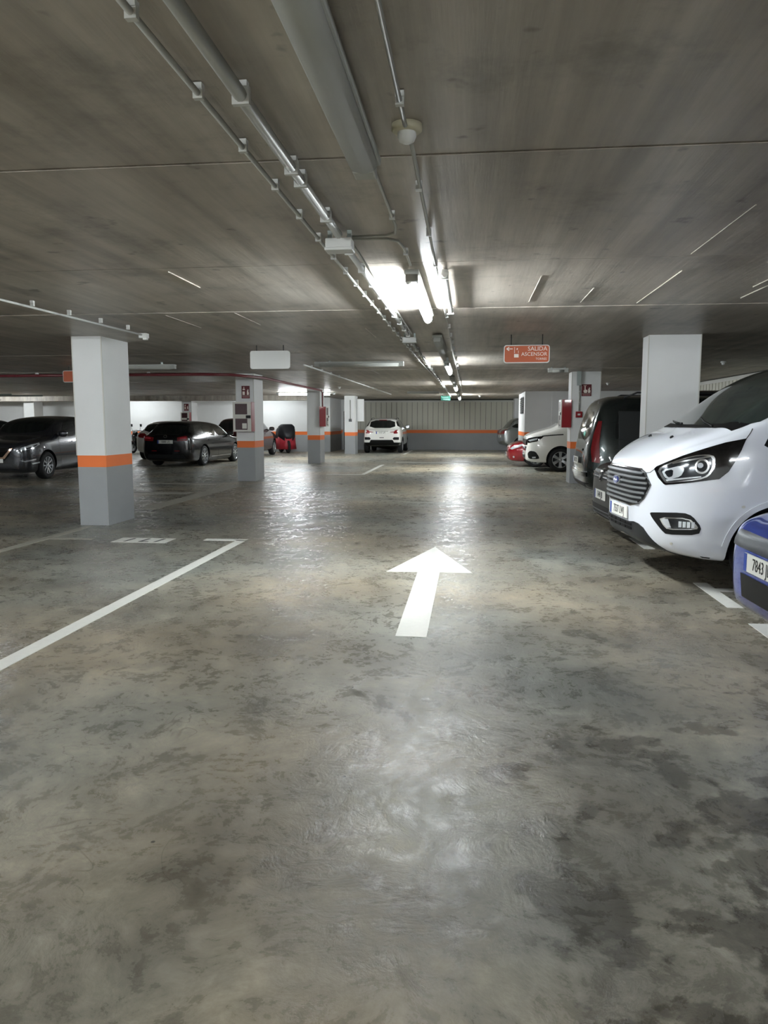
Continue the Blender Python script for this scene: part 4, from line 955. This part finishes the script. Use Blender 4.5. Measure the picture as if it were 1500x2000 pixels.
def outfit(v, xb, xt, xr, xe, belt, H, doors=(2.45, 3.4), headlight=None, tail=None, grille=None, rearglass=True, glass=None, trim=None, quarter=True, rims=None, spokes=5, plate_f=None, plate_r=None, mirror_m=None, twin=True, rimr=.22, rails=False, detail=True):
    P = v.P; W = P['w'][6][1]; tw = P['wtop'][4][1]; L = P['L']
    b = belt + .035; t = H - .13; d1, d2 = doors
    side = [[(xb + .42, b), (xb + .5, b + .05), (xt + .12, t), (d1 - .06, t + .03), (d1 - .04, b)], [(d1 + .05, b), (d1 + .04, t + .03), (min(d2 - .1, xr - .1), t + .01), (d2 - .02, b + .02)]]
    if quarter: side.append([(d2 + .05, b + .03), (min(d2 - .02, xr - .02), t), (xr + .05, t - .03), (xe - .12, b + .08)])
    fr = [(xb + .03, 0), (xb + .07, .35 * W / .9), (xb + .2, W * .72), (xt - .05, tw * .86), (xt - .02, 0), (xt - .05, -tw * .86), (xb + .2, -W * .72), (xb + .07, -.35 * W / .9)]
    zr0 = belt + .07; zr1 = (P['ztop'][10][1]) - .05
    rr = [(-W * .66, zr0), (W * .66, zr0), (W * .60, zr1), (-W * .60, zr1)] if rearglass else None
    v.windows(side, fr, rr, glass)
    v.gaps([[(xb + .38, P['zbot'][4][1] + .12), (xb + .36, belt - .1), (xb + .38, belt + .02)], [(d1, P['zbot'][4][1] + .1), (d1, belt + .02)], [(d2 - .05, belt + .02), (d2 - .1, belt - .25), (P['axles'][1] - P['arch'] - .03, P['zbot'][4][1] + .25)]])
    v.handle(d1 - .32, belt - .09); v.handle(d2 - .35, belt - .08)
    v.mirrors(xb + .42, belt + .08, mirror_m)
    v.wheels(spokes, rimr, .22, rims, twin)
    if plate_f: v.plate(-1, plate_f[0], plate_f[1])
    if plate_r: v.plate(1, plate_r[0], plate_r[1])
    if rails:
        for sy in (-1, 1):
            pts = []
            for i in range(9):
                x = xt + .15 + (xr - xt - .3) * i / 8; h = v.hit('top', x, sy * tw * .86)[0]
                pts.append(h + Vector((0, 0, .045 if 0 < i < 8 else .0)))
            m_ = MB(); m_.tube(pts, .014, 8); m_.build('roof_rail', M_alloyd, v.root)

# dark graphite crossover at the left, nose towards the viewer
P = body_params(4.38, 1.82, 1.59, 1.12, 1.95, 3.55, 4.18, belt=1.02, hood=1.02, nose=.88, bot=.17, wheel=.345, axles=(.9, 3.55), tail=.98, tumb=.78)
v = Vehicle('crossover', 'dark graphite crossover nose-out at the left edge beside the nearest pillar', (-11.47, 17.2, 0), R_(90), P, paint_grey)
outfit(v, 1.12, 1.95, 3.55, 4.18, 1.02, 1.59, plate_f=(.5, '8341 KTT'), rails=False, glass=M_glass)
v.decal('grille', M_bg, 0, sym([(-.3, .5), (-.42, .62), (-.5, .8)]), .006, step=.05)
v.decal('grille_chrome', mat('warm_chrome', 'd9b9a2', 0.2, 1.0), 0, [(.52, .80), (.46, .79), (.26, .58), (-.26, .58), (-.46, .79), (-.52, .80), (-.31, .54), (.31, .54)], .02, step=.05)
for o_ in (v.decal('headlight', M_lens, 45, [(.50, .76), (.56, .81), (.8, .88), (1.02, .92), (1.04, .87), (.86, .80), (.62, .74)], .006, mirror=True, step=.04),): pass
v.decal('headlight_bowl', M_lensd, 45, [(.66, .79), (.82, .84), (.96, .88), (.96, .86), (.86, .81), (.68, .765)], .01, mirror=True, step=.04, parent=o_)
v.decal('fog_lamp', M_lens, 45, [(.78, .42), (1.0, .45), (1.0, .42), (.8, .395)], .006, mirror=True, step=.04)
v.decal('bumper_trim', M_satin, 0, [(-.62, .3), (.62, .3), (.5, .42), (-.5, .42)], .005)
v.decal('bumper_chrome', M_alloy, 45, [(.5, .50), (.62, .49), (.9, .53), (.9, .50), (.62, .455)], .006, mirror=True, step=.04)
v.decal('bonnet_crease', paint_grey, 'top', [(.25, .5), (1.0, .62), (1.0, .66), (.25, .54)], .006, mirror=True)
P = body_params(4.3, 1.8, 1.52, 1.1, 1.95, 3.4, 4.1, belt=.98, hood=.95, wheel=.325, axles=(.88, 3.5))
v = Vehicle('hatchback', 'dark hatchback at the very left edge beyond the graphite crossover', (-14.05, 17.7, 0), R_(90), P, paint_grey)
outfit(v, 1.1, 1.95, 3.4, 4.1, .98, 1.52, plate_f=(.5, '2905 JFN'))
v.decal('headlight', M_lens, 45, [(.50, .72), (.8, .80), (1.0, .83), (.9, .75), (.6, .68)], .006, mirror=True, step=.05)
v.decal('grille', M_bg, 0, sym([(-.4, .38), (-.5, .55)]), .006)

# black estate seen from behind
P = body_params(4.65, 1.8, 1.46, 1.12, 2.0, 4.05, 4.5, belt=.93, hood=.9, nose=.72, bot=.12, wheel=.33, axles=(.92, 3.62), rear_top=1.41, tail=1.0, tumb=.68)
v = Vehicle('estate_car', 'black estate car seen from behind between the first two left pillars', (-9.28, 27.85, 0), R_(-94), P, paint_black)
outfit(v, 1.12, 2.0, 4.05, 4.5, .93, 1.46, doors=(2.5, 3.45), plate_r=(.80, '0888 LFJ'), rimr=.235, glass=M_glass)
for o_ in (v.decal('tail_lamp', M_tail, 135, [(3.58, .82), (3.85, .84), (3.87, .95), (3.72, .99), (3.56, .94)], .006, mirror=True, step=.04),): pass
v.decal('lamp_core', mat('tail_lamp_bright', 'd34550', 0.15, coat=0.8), 135, [(3.63, .89), (3.76, .91), (3.76, .94), (3.63, .93)], .01, mirror=True, step=.04, parent=o_)
v.strip('window_trim', M_chrome, 90, [(1.6, .965), (2.6, .955), (3.5, .975), (4.0, 1.06)], .016, .007, mirror=True)
v.decal('badge', M_chrome, 180, circ(0, .965, .045, 18, 1.4), .012); v.decal('badge_field', paint_black, 180, circ(0, .965, .032, 18, 1.4), .014)
v.decal('bumper_trim', M_satin, 180, [(-.66, .27), (.66, .27), (.60, .40), (-.60, .40)], .004)
v.decal('spoiler', M_bg, 'top', [(4.0, .55), (4.14, .5), (4.14, -.5), (4.0, -.55)], .02)
v.decal('bumper_reflector', M_tail, 135, [(3.5, .5), (3.62, .5), (3.62, .53), (3.5, .53)], .006, mirror=True)
v.strip('sill_chrome', M_chrome, 90, [(1.4, .29), (3.1, .29)], .02, .006, mirror=True)

# white crossover seen from behind at the far end of the lane
P = body_params(4.36, 1.81, 1.62, 1.15, 1.95, 3.72, 4.12, belt=1.08, hood=1.0, nose=.85, bot=.3, wheel=.35, axles=(.85, 3.52), rear_top=1.55, tail=1.02, tumb=.74)
v = Vehicle('crossover', 'white crossover seen from behind at the far end of the lane', (-3.98, 38.72, 0), R_(-90), P, paint_white2)
outfit(v, 1.15, 1.95, 3.72, 4.12, 1.08, 1.62, plate_r=(.94, '4147 LPF'), mirror_m=M_bg, rails=True)
o_ = v.decal('tail_lamp', M_tail, 135, [(3.46, .90), (3.66, .90), (3.68, 1.10), (3.54, 1.12), (3.46, 1.04)], .008, mirror=True, step=.05)
v.decal('tail_lamp', M_tail, 180, [(.36, .972), (.6, 1.0), (.62, .955), (.4, .955)], .007, mirror=True, step=.05)
v.decal('bumper_trim', M_black, 180, [(-.86, .30), (.86, .30), (.86, .50), (.56, .50), (.5, .62), (-.5, .62), (-.56, .50), (-.86, .50)], .008, step=.05)
v.decal('bumper_pocket', M_black, 180, [(.50, .68), (.56, .74), (.78, .74), (.78, .62), (.54, .62)], .006, mirror=True)
v.decal('fog_slot', M_satin, 180, [(-.1, .70), (.1, .70), (.1, .73), (-.1, .73)], .008)
v.decal('trim_bar', M_chrome, 180, [(-.3, 1.0), (.3, 1.0), (.3, 1.015), (-.3, 1.015)], .01)
v.decal('brake_light', M_tail, 'top', [(3.74, .18), (3.78, .18), (3.78, -.18), (3.74, -.18)], .012)

# maroon and white cars parked behind the estate
P = body_params(4.3, 1.8, 1.6, 1.1, 1.9, 3.6, 4.1, belt=1.03, hood=.98, wheel=.33, axles=(.88, 3.5), rear_top=1.54, tail=1.0)
v = Vehicle('crossover', 'dark maroon car half hidden behind the black estate', (-9.40, 33.5, 0), R_(-90), P, paint_maroon)
outfit(v, 1.1, 1.9, 3.6, 4.1, 1.03, 1.6, plate_r=(.8, '6610 HKZ'))
v.decal('tail_lamp', M_tail, 135, [(3.2, .85), (3.55, .9), (3.55, 1.05), (3.3, 1.05)], .006, mirror=True)
P = body_params(4.1, 1.75, 1.47, 1.05, 1.85, 3.4, 3.9, belt=.98, hood=.92, wheel=.32, axles=(.85, 3.35), rear_top=1.40, tail=.98)
v = Vehicle('hatchback', 'white hatchback peeking out left of the black estate', (-11.76, 31.6, 0), R_(-90), P, paint_white2)
outfit(v, 1.05, 1.85, 3.4, 3.9, .98, 1.47, plate_r=(.75, '3072 GXL'))
v.decal('tail_lamp', M_tail, 135, [(3.1, .8), (3.38, .85), (3.38, 1.0), (3.15, 1.0)], .006, mirror=True)

# dark grey-green people carrier, tail towards the lane
PM = dict(L=4.7, arch=.40, wheel_r=.34, axles=(.95, 3.85), mid=.6, belt_in=.96, crown=.03, rock=.93,
    ztop=[(0, .68), (.02, .76), (.08, .82), (.25, .9), (.6, 1.0), (1.1, 1.1), (1.22, 1.16), (1.7, 1.5), (2.1, 1.73), (2.6, 1.83), (3.4, 1.86), (4.2, 1.845), (4.42, 1.81), (4.5, 1.70), (4.57, 1.42), (4.63, 1.18), (4.67, 1.02), (4.69, .87), (4.7, .7)],
    zbelt=[(0, .62), (.1, .78), (1.1, .98), (2.5, 1.05), (4.3, 1.08), (4.5, 1.05), (4.62, .9), (4.7, .62)],
    zbot=[(0, .4), (.05, .3), (.2, .24), (2, .24), (2.5, .24), (4.2, .27), (4.5, .33), (4.66, .4), (4.7, .5)],
    w=[(0, .5), (.03, .62), (.1, .74), (.25, .85), (.5, .92), (.9, .96), (3.9, .965), (4.3, .94), (4.5, .89), (4.6, .83), (4.66, .74), (4.69, .64), (4.7, .5)],
    wtop=[(0, .45), (.1, .66), (.5, .76), (1.1, .78), (2.0, .74), (4.1, .74), (4.45, .71), (4.62, .72), (4.7, .45)])
v = Vehicle('people_carrier', 'dark grey-green people carrier with its tail towards the lane', (6.52, 13.15, 0), PI, PM, paint_green)
v.windows([[(1.62, 1.12), (1.8, 1.28), (2.15, 1.56), (2.4, 1.62), (2.4, 1.12)], [(2.5, 1.12), (2.5, 1.68), (3.25, 1.71), (3.25, 1.12)], [(3.34, 1.12), (3.34, 1.71), (4.1, 1.70), (4.2, 1.62), (4.26, 1.3), (4.24, 1.14)]],
          [(1.2, 0), (1.25, .4), (1.35, .66), (2.0, .6), (2.05, 0), (2.0, -.6), (1.35, -.66), (1.25, -.4)], [(-.66, 1.14), (.66, 1.14), (.58, 1.6), (-.58, 1.6)])
v.gaps([[(1.45, .4), (1.45, 1.08)], [(2.45, .35), (2.45, 1.1)], [(3.3, .9), (3.3, 1.1)], [(3.3, 1.0), (4.25, 1.0)]]); v.handle(2.1, .95); v.handle(2.6, .95)
o_ = v.decal('tail_lamp', M_tail, 115, [(3.68, .78), (3.81, .80), (3.84, 1.0), (3.82, 1.22), (3.76, 1.44), (3.70, 1.44), (3.71, 1.1)], .01, mirror=True, step=.04)
v.decal('bumper_trim', M_bg, 180, [(-.75, .56), (.75, .56), (.75, .62), (-.75, .62)], .02); v.decal('lower_bumper', M_black, 135, [(3.0, .34), (3.86, .34), (3.86, .46), (3.0, .46)], .006, mirror=True)
v.strip('bumper_chrome', M_chrome, 135, [(3.3, .62), (3.86, .64)], .02, .012, mirror=True)
v.strip('side_moulding', M_chrome, 90, [(1.5, .68), (4.3, .70)], .012, .008, mirror=True)
v.strip('tailgate_chrome', M_chrome, 180, [(-.4, .98), (.4, .98)], .035, .015); v.plate(1, .80, '5196 CTB', off=.03)
v.mirrors(1.55, 1.12); v.wheels(6, .215, .215, M_alloy, False)
for sy in (-1, 1):
    b = MB(); b.tube([(2.3, sy * .66, 1.76), (2.4, sy * .66, 1.87), (3.9, sy * .66, 1.89), (4.1, sy * .66, 1.81)], .014, 8); b.build('roof_rail', M_satin, v.root)

# dark van behind the people carrier
PD = dict(VAN); PD.update(L=4.1, axles=(.9, 3.3), ztop=[(0, .9), (.02, 1.0), (.1, 1.1), (.4, 1.25), (.7, 1.35), (1.05, 1.75), (1.3, 1.97), (1.6, 2.03), (3.6, 2.04), (4.0, 1.96), (4.06, 1.6), (4.1, 1.3)],
    zbelt=[(0, .85), (.3, 1.1), (.8, 1.25), (3.9, 1.22), (4.1, 1.1)], zbot=[(0, .45), (.1, .35), (.5, .27), (2, .25), (3.6, .25), (4.0, .3), (4.1, .4)],
    w=[(0, .4), (.05, .58), (.2, .78), (.5, .9), (.9, .92), (3.6, .92), (4.0, .88), (4.1, .75)], wtop=[(0, .35), (.1, .6), (.6, .76), (1.3, .72), (3.6, .74), (4.1, .7)])
v = Vehicle('van', 'tall dark van, only its roof showing above the people carrier', (2.35, 15.75, 0), 0, PD, paint_black, 'van')
v.windows([[(1.0, 1.3), (1.3, 1.8), (1.9, 1.85), (1.9, 1.3)]], [(.72, 0), (.8, .6), (1.2, .6), (1.25, 0), (1.2, -.6), (.8, -.6)], None)
v.wheels(5, .21, .2, M_alloyd, False); v.mirrors(1.0, 1.32, M_black, 1.2)
v.decal('headlight', M_lens, 45, [(.45, .95), (.8, 1.05), (.85, .95), (.55, .85)], .006, mirror=True); v.decal('grille', M_bg, 0, sym([(-.3, .7), (-.45, .95)]), .006)

# black car with chrome front emblem beside the white van
P = body_params(4.25, 1.8, 1.5, 1.15, 1.95, 3.5, 4.05, belt=.98, hood=.98, nose=.86, bot=.2, wheel=.325, axles=(.86, 3.45))
v = Vehicle('hatchback', 'black car whose chrome-badged nose shows between white van and people carrier', (1.60, 9.46, 0), R_(3), P, paint_blackb)
outfit(v, 1.15, 1.95, 3.5, 4.05, .98, 1.5)
gg = v.decal('grille', M_black, 0, [(-.62, .74), (.62, .74), (.66, .84), (-.66, .84)], .006)[0]
for z in (.765, .80): v.strip('grille_chrome', M_chrome, 0, [(-.6, z), (-.11, z)], .012, .014, parent=gg); v.strip('grille_chrome', M_chrome, 0, [(.11, z), (.6, z)], .012, .014, parent=gg)
v.decal('badge', M_chrome, 0, circ(0, .785, .075), .02); v.decal('badge_field', M_black, 0, circ(0, .785, .062), .022)
v.strip('badge_stroke', M_chrome, 0, [(-.045, .83), (-.015, .74), (0, .785), (.015, .74), (.045, .83)], .011, .026, step=.02); v.strip('badge_stroke', M_chrome, 0, [(-.02, .845), (0, .80), (.02, .845)], .011, .026, step=.02)
hl = v.decal('headlight', M_lens, 45, [(.52, .78), (.56, .85), (.8, .89), (.98, .90), (.86, .80), (.6, .74)], .006, mirror=True, step=.05)
v.decal('lower_grille', M_black, 0, [(-.5, .26), (.5, .26), (.56, .42), (-.56, .42)], .006)
for z in (.31, .36): v.strip('grille_chrome', M_alloyd, 0, [(-.5, z), (.5, z)], .01, .012)
v.strip('bumper_chrome', M_chrome, 0, [(-.6, .245), (.6, .245)], .014, .012); v.plate(-1, .55, '7648 JJB')

# white camper van farther along on the right
PT = dict(L=4.9, arch=.40, wheel_r=.345, axles=(.98, 3.98), mid=.62, belt_in=.965, crown=.03, rock=.95,
    ztop=[(0, .92), (.015, .99), (.05, 1.04), (.14, 1.09), (.3, 1.15), (.6, 1.24), (.85, 1.31), (.95, 1.38), (1.2, 1.58), (1.55, 1.82), (1.8, 1.93), (2.2, 1.97), (4.5, 1.96), (4.8, 1.9), (4.86, 1.7), (4.9, 1.3)],
    zbelt=[(0, .88), (.06, .95), (.3, 1.02), (1.0, 1.12), (1.4, 1.16), (4.6, 1.14), (4.9, 1.05)],
    zbot=[(0, .38), (.03, .32), (.1, .28), (.4, .24), (.6, .24), (4.4, .25), (4.8, .32), (4.9, .4)],
    w=[(0, .55), (.02, .66), (.06, .74), (.12, .82), (.25, .89), (.5, .935), (.9, .95), (4.4, .95), (4.8, .92), (4.88, .86), (4.9, .78)],
    wtop=[(0, .5), (.05, .68), (.2, .76), (.9, .80), (1.8, .74), (4.5, .76), (4.9, .72)])
v = Vehicle('camper_van', 'white camper van with black fog surrounds behind the red hose cabinet', (1.62, 23.2, 0), 0, PT, paint_white2, 'van')
v.windows([[(1.35, 1.2), (1.4, 1.4), (1.7, 1.75), (2.2, 1.8), (2.25, 1.2)], [(2.4, 1.22), (2.4, 1.78), (3.4, 1.78), (3.4, 1.22)], [(3.55, 1.22), (3.55, 1.78), (4.6, 1.74), (4.6, 1.22)]],
          [(.93, 0), (.98, .4), (1.1, .72), (1.7, .66), (1.75, 0), (1.7, -.66), (1.1, -.72), (.98, -.4)], None)
gg = v.decal('grille', M_bg, 0, [(-.70, .76), (.70, .76), (.75, .93), (-.75, .93)], .008)[0]
for z in (.79, .83, .87): v.strip('grille_chrome', M_chrome, 0, [(-.66, z), (.66, z)], .01, .014, parent=gg)
v.decal('grille', M_bg, 0, [(-.62, .60), (.62, .60), (.68, .72), (-.68, .72)], .006)
for z in (.63, .67): v.strip('grille_chrome', M_alloyd, 0, [(-.6, z), (.6, z)], .008, .012, parent=gg)
v.decal('badge', M_chrome, 0, circ(0, .85, .075), .02)
o_ = v.decal('headlight', M_bg, 45, [(.50, .86), (.55, .95), (.75, .99), (1.0, 1.03), (.95, .96), (.85, .87), (.6, .82)], .006, mirror=True, step=.04)
v.decal('reflector', M_lens, 45, [(.58, .90), (.72, .94), (.85, .97), (.84, .91), (.65, .865)], .01, mirror=True, step=.04, parent=o_)
v.strip('light_bar', M_black, 90, [(.45, 1.02), (.75, 1.05), (1.05, 1.07)], .03, .004, mirror=True)
v.decal('fog_surround', M_black, 45, [(.56, .52), (.66, .60), (.82, .58), (.90, .44), (.90, .36), (.60, .36)], .006, mirror=True, smooth=1, step=.04)
v.decal('fog_lamp', M_lens, 45, [(.72, .42), (.82, .43), (.82, .39), (.73, .38)], .01, mirror=True)
v.decal('lower_grille', M_black, 0, [(-.5, .38), (.5, .38), (.5, .48), (-.5, .48)], .006)
v.wheels(6, .235, .22, M_alloy, False); v.mirrors(1.35, 1.25, None, 1.3); v.gaps([[(1.3, .35), (1.28, 1.1)], [(2.32, .35), (2.32, 1.15)]]); v.plate(-1, .52, '2467 LZP')

# red car nose beyond it
P = body_params(4.1, 1.74, 1.45, 1.1, 1.9, 3.4, 3.9, belt=.92, hood=.86, nose=.66, bot=.16, wheel=.315, axles=(.88, 3.4))
v = Vehicle('hatchback', 'red hatchback whose low nose sticks out beyond the white camper van', (1.2, 25.3, 0), 0, P, paint_red)
outfit(v, 1.1, 1.9, 3.4, 3.9, .92, 1.45, plate_f=(.4, '9013 FRM'))
v.decal('headlight', M_lens, 45, [(.52, .58), (.6, .64), (.9, .74), (.98, .72), (.8, .62), (.6, .55)], .006, mirror=True, step=.05)
v.decal('grille', M_bg, 0, sym([(-.3, .2), (-.45, .32)]), .006); v.decal('fog_lamp', M_lens, 45, circ(.66, .32, .03, 12), .006, mirror=True)

# silver car in the far recess
P = body_params(4.4, 1.8, 1.68, 1.15, 1.95, 3.75, 4.15, belt=1.06, hood=1.0, nose=.85, bot=.25, wheel=.34, axles=(.9, 3.55), rear_top=1.6, tail=1.0, tumb=.74)
v = Vehicle('crossover', 'silver car half hidden by the white core wall at the far end', (5.75, 37.6, 0), R_(-170), P, paint_silver)
outfit(v, 1.15, 1.95, 3.75, 4.15, 1.06, 1.5, plate_r=(.75, '1850 DVC'), rails=False)
v.decal('tail_lamp', M_tail, 135, [(3.2, .85), (3.6, .88), (3.6, 1.08), (3.3, 1.08)], .008, mirror=True)

# blue car at the right picture edge
P = body_params(4.0, 1.73, 1.48, 1.1, 1.9, 3.35, 3.85, belt=.95, hood=.91, nose=.77, bot=.2, wheel=.31, axles=(.83, 3.35))
v = Vehicle('hatchback', 'bright blue car nose cut off by the right picture edge', (1.70, 4.52, 0), R_(2), P, paint_blue)
outfit(v, 1.1, 1.9, 3.35, 3.85, .95, 1.48)
v.decal('grille_panel', M_alloyd, 0, [(-.56, .655), (.56, .655), (.50, .75), (-.50, .75)], .008)
v.decal('lower_grille', M_black, 0, [(-.30, .36), (.30, .36), (.34, .50), (-.34, .50)], .008)
v.decal('headlight', M_lens, 45, [(.48, .70), (.54, .76), (.8, .86), (1.0, .9), (.9, .78), (.6, .67)], .006, mirror=True, step=.04)
v.plate(-1, .585, '7843 JDL')
# ------------------------------------------------------------------ scooter and covered motorcycle
def wheel2(parent, loc, r, w_, rz):
    b = MB(); b.lathe([(r - .1, -w_ * .4), (r - .03, -w_ / 2), (r, -w_ * .2), (r, w_ * .2), (r - .03, w_ / 2), (r - .1, w_ * .4)], 'y', 28, closed=True)
    o = link('wheel', b.mesh('wheel', M_rubber), parent, loc, 0, rz)
    g = MB(); g.lathe([(r - .1, -w_ * .3), (r - .125, -w_ * .3), (r - .125, w_ * .3), (r - .1, w_ * .3)], 'y', 24, closed=True)
    for k in range(6):
        a = PI * 2 * k / 6; g.tube([(0, 0, 0), ((r - .11) * math.cos(a), 0, (r - .11) * math.sin(a))], .012, 6)
    g.lathe([(0, -.05), (.04, -.05), (.04, .05), (0, .05)], 'y', 12); link('rim', g.mesh('rim', M_alloy), o)
sc = empty('scooter', (-15.1, 33.9, 0), R_(65), 'black and maroon scooter parked against the rear wall left of the white hatchback', 'scooter')
# local: front at -x
wheel2(sc, (-.62, 0, .25), .25, .11, 0); wheel2(sc, (.68, 0, .25), .25, .13, 0)
def loft(name, secs, m, parent, n=14):
    vs = []; 
    for (x, cz, hw, hh) in secs:
        for k in range(n):
            a = 2 * PI * k / n; c, s_ = math.cos(a), math.sin(a)
            vs.append((x, math.copysign(abs(c) ** .8, c) * hw, cz + math.copysign(abs(s_) ** .8, s_) * hh))
    fs = [(i * n + k, i * n + (k + 1) % n, (i + 1) * n + (k + 1) % n, (i + 1) * n + k) for i in range(len(secs) - 1) for k in range(n)]
    fs += [tuple(range(n))[::-1], tuple((len(secs) - 1) * n + k for k in range(n))]
    b = MB(); b.add(vs, fs, 0, True); return b.build(name, m, parent)
loft('body', [(-.02, .34, .1, .06), (.15, .45, .15, .18), (.45, .55, .19, .22), (.75, .66, .15, .16), (.98, .74, .05, .05)], paint_maroon, sc)
loft('leg_shield', [(-.55, .75, .1, .1), (-.45, .72, .22, .3), (-.36, .62, .24, .34), (-.28, .5, .2, .25)], paint_black, sc)
loft('footboard', [(-.4, .28, .15, .04), (.0, .27, .17, .04), (.25, .3, .14, .05)], M_satin, sc)
loft('seat', [(.0, .80, .08, .03), (.15, .83, .15, .06), (.5, .86, .16, .06), (.85, .88, .12, .05)], M_black, sc)
loft('mudguard', [(-.88, .42, .04, .03), (-.72, .53, .07, .04), (-.58, .55, .07, .04), (-.42, .48, .05, .04)], paint_maroon, sc)
b = MB(); b.tube([(-.62, .07, .25), (-.5, .05, .7), (-.42, 0, .98)], .025, 8); b.tube([(-.62, -.07, .25), (-.5, -.05, .7), (-.42, 0, .98)], .025, 8); b.build('fork', M_alloyd, sc)
b = MB(); b.tube([(-.3, -.36, 1.02), (-.4, -.15, 1.03), (-.42, 0, 1.0), (-.4, .15, 1.03), (-.3, .36, 1.02)], .016, 8); hb = b.build('handlebar', M_satin, sc)
for s_ in (-1, 1):
    b = MB(); b.tube([(-.38, s_ * .25, 1.03), (-.38, s_ * .3, 1.2)], .007, 6); b.box((-.36, s_ * .31, 1.27), (.02, .11, .12)); b.build('mirror', M_bg, hb)
loft('headlight', [(-.56, .98, .04, .04), (-.5, .98, .1, .08), (-.4, .99, .12, .09)], M_lens, sc)
b = MB(); b.tube([(.3, -.15, .2), (.75, -.19, .26), (.98, -.2, .32)], [.03, .05, .045], 10); b.build('exhaust', M_chrome, sc)

cm_ = empty('covered_motorcycle', (-8.58, 34.75, 0), R_(118), 'motorcycle under a black and red cover standing against the rear wall', 'motorcycle')
wheel2(cm_, (-.62, 0, .3), .3, .12, 0); wheel2(cm_, (.68, 0, .3), .3, .15, 0)
# draped cover: rings around an outline, folded hem
def cover(name, m, zlo, zhi):
    prof = pchip([(-.72, .85), (-.6, 1.12), (-.42, 1.33), (-.25, 1.30), (.0, 1.12), (.3, 1.12), (.6, 1.16), (.85, 1.02), (.98, .8)])
    wid = pchip([(-.72, .12), (-.5, .34), (-.35, .38), (-.1, .28), (.3, .24), (.7, .24), (.98, .12)])
    N = 44; M = 15; vs = []
    for i in range(N):
        x = -.72 + 1.7 * i / (N - 1)
        for j in range(M):
            t = -1 + 2 * j / (M - 1); top = prof(x); wv = wid(x)
            a = abs(t); drop = max(0, (a - .35) / .65)
            z = top - .12 * a ** 2 - (top - .3) * drop ** 1.2
            y = math.copysign(wv * min(1, a / .45) ** .7 * (1 + .12 * drop), t) + .025 * math.sin(i * 1.3 + j) * drop + .015 * math.sin(i * .6 + 2 * j)
            vs.append((x * (1 + .03 * drop), y, max(z, .12)))
    fs = []
    for i in range(N - 1):
        for j in range(M - 1):
            zc = sum(vs[k][2] for k in (i * M + j, i * M + j + 1, (i + 1) * M + j, (i + 1) * M + j + 1)) / 4
            if zlo <= zc < zhi: fs.append((i * M + j, i * M + j + 1, (i + 1) * M + j + 1, (i + 1) * M + j))
    # front and rear closing
    for i0 in (0, N - 1):
        for j in range(M // 2):
            q = (i0 * M + j, i0 * M + j + 1, i0 * M + M - 2 - j, i0 * M + M - 1 - j)
            zc = sum(vs[k][2] for k in q) / 4
            if zlo <= zc < zhi: fs.append(q)
    b = MB(); b.add(vs, fs, 0, True); o = b.build(name, m, cm_); sd = o.modifiers.new('t', 'SOLIDIFY'); sd.thickness = .006; return o
cover('cover_top', mat('cover_black', '15161c', 0.55, bump=.3, bscale=12), .62, 9)
cover('cover_skirt', mat('cover_red', '9c1c2c', 0.5, bump=.3, bscale=12), 0, .62)
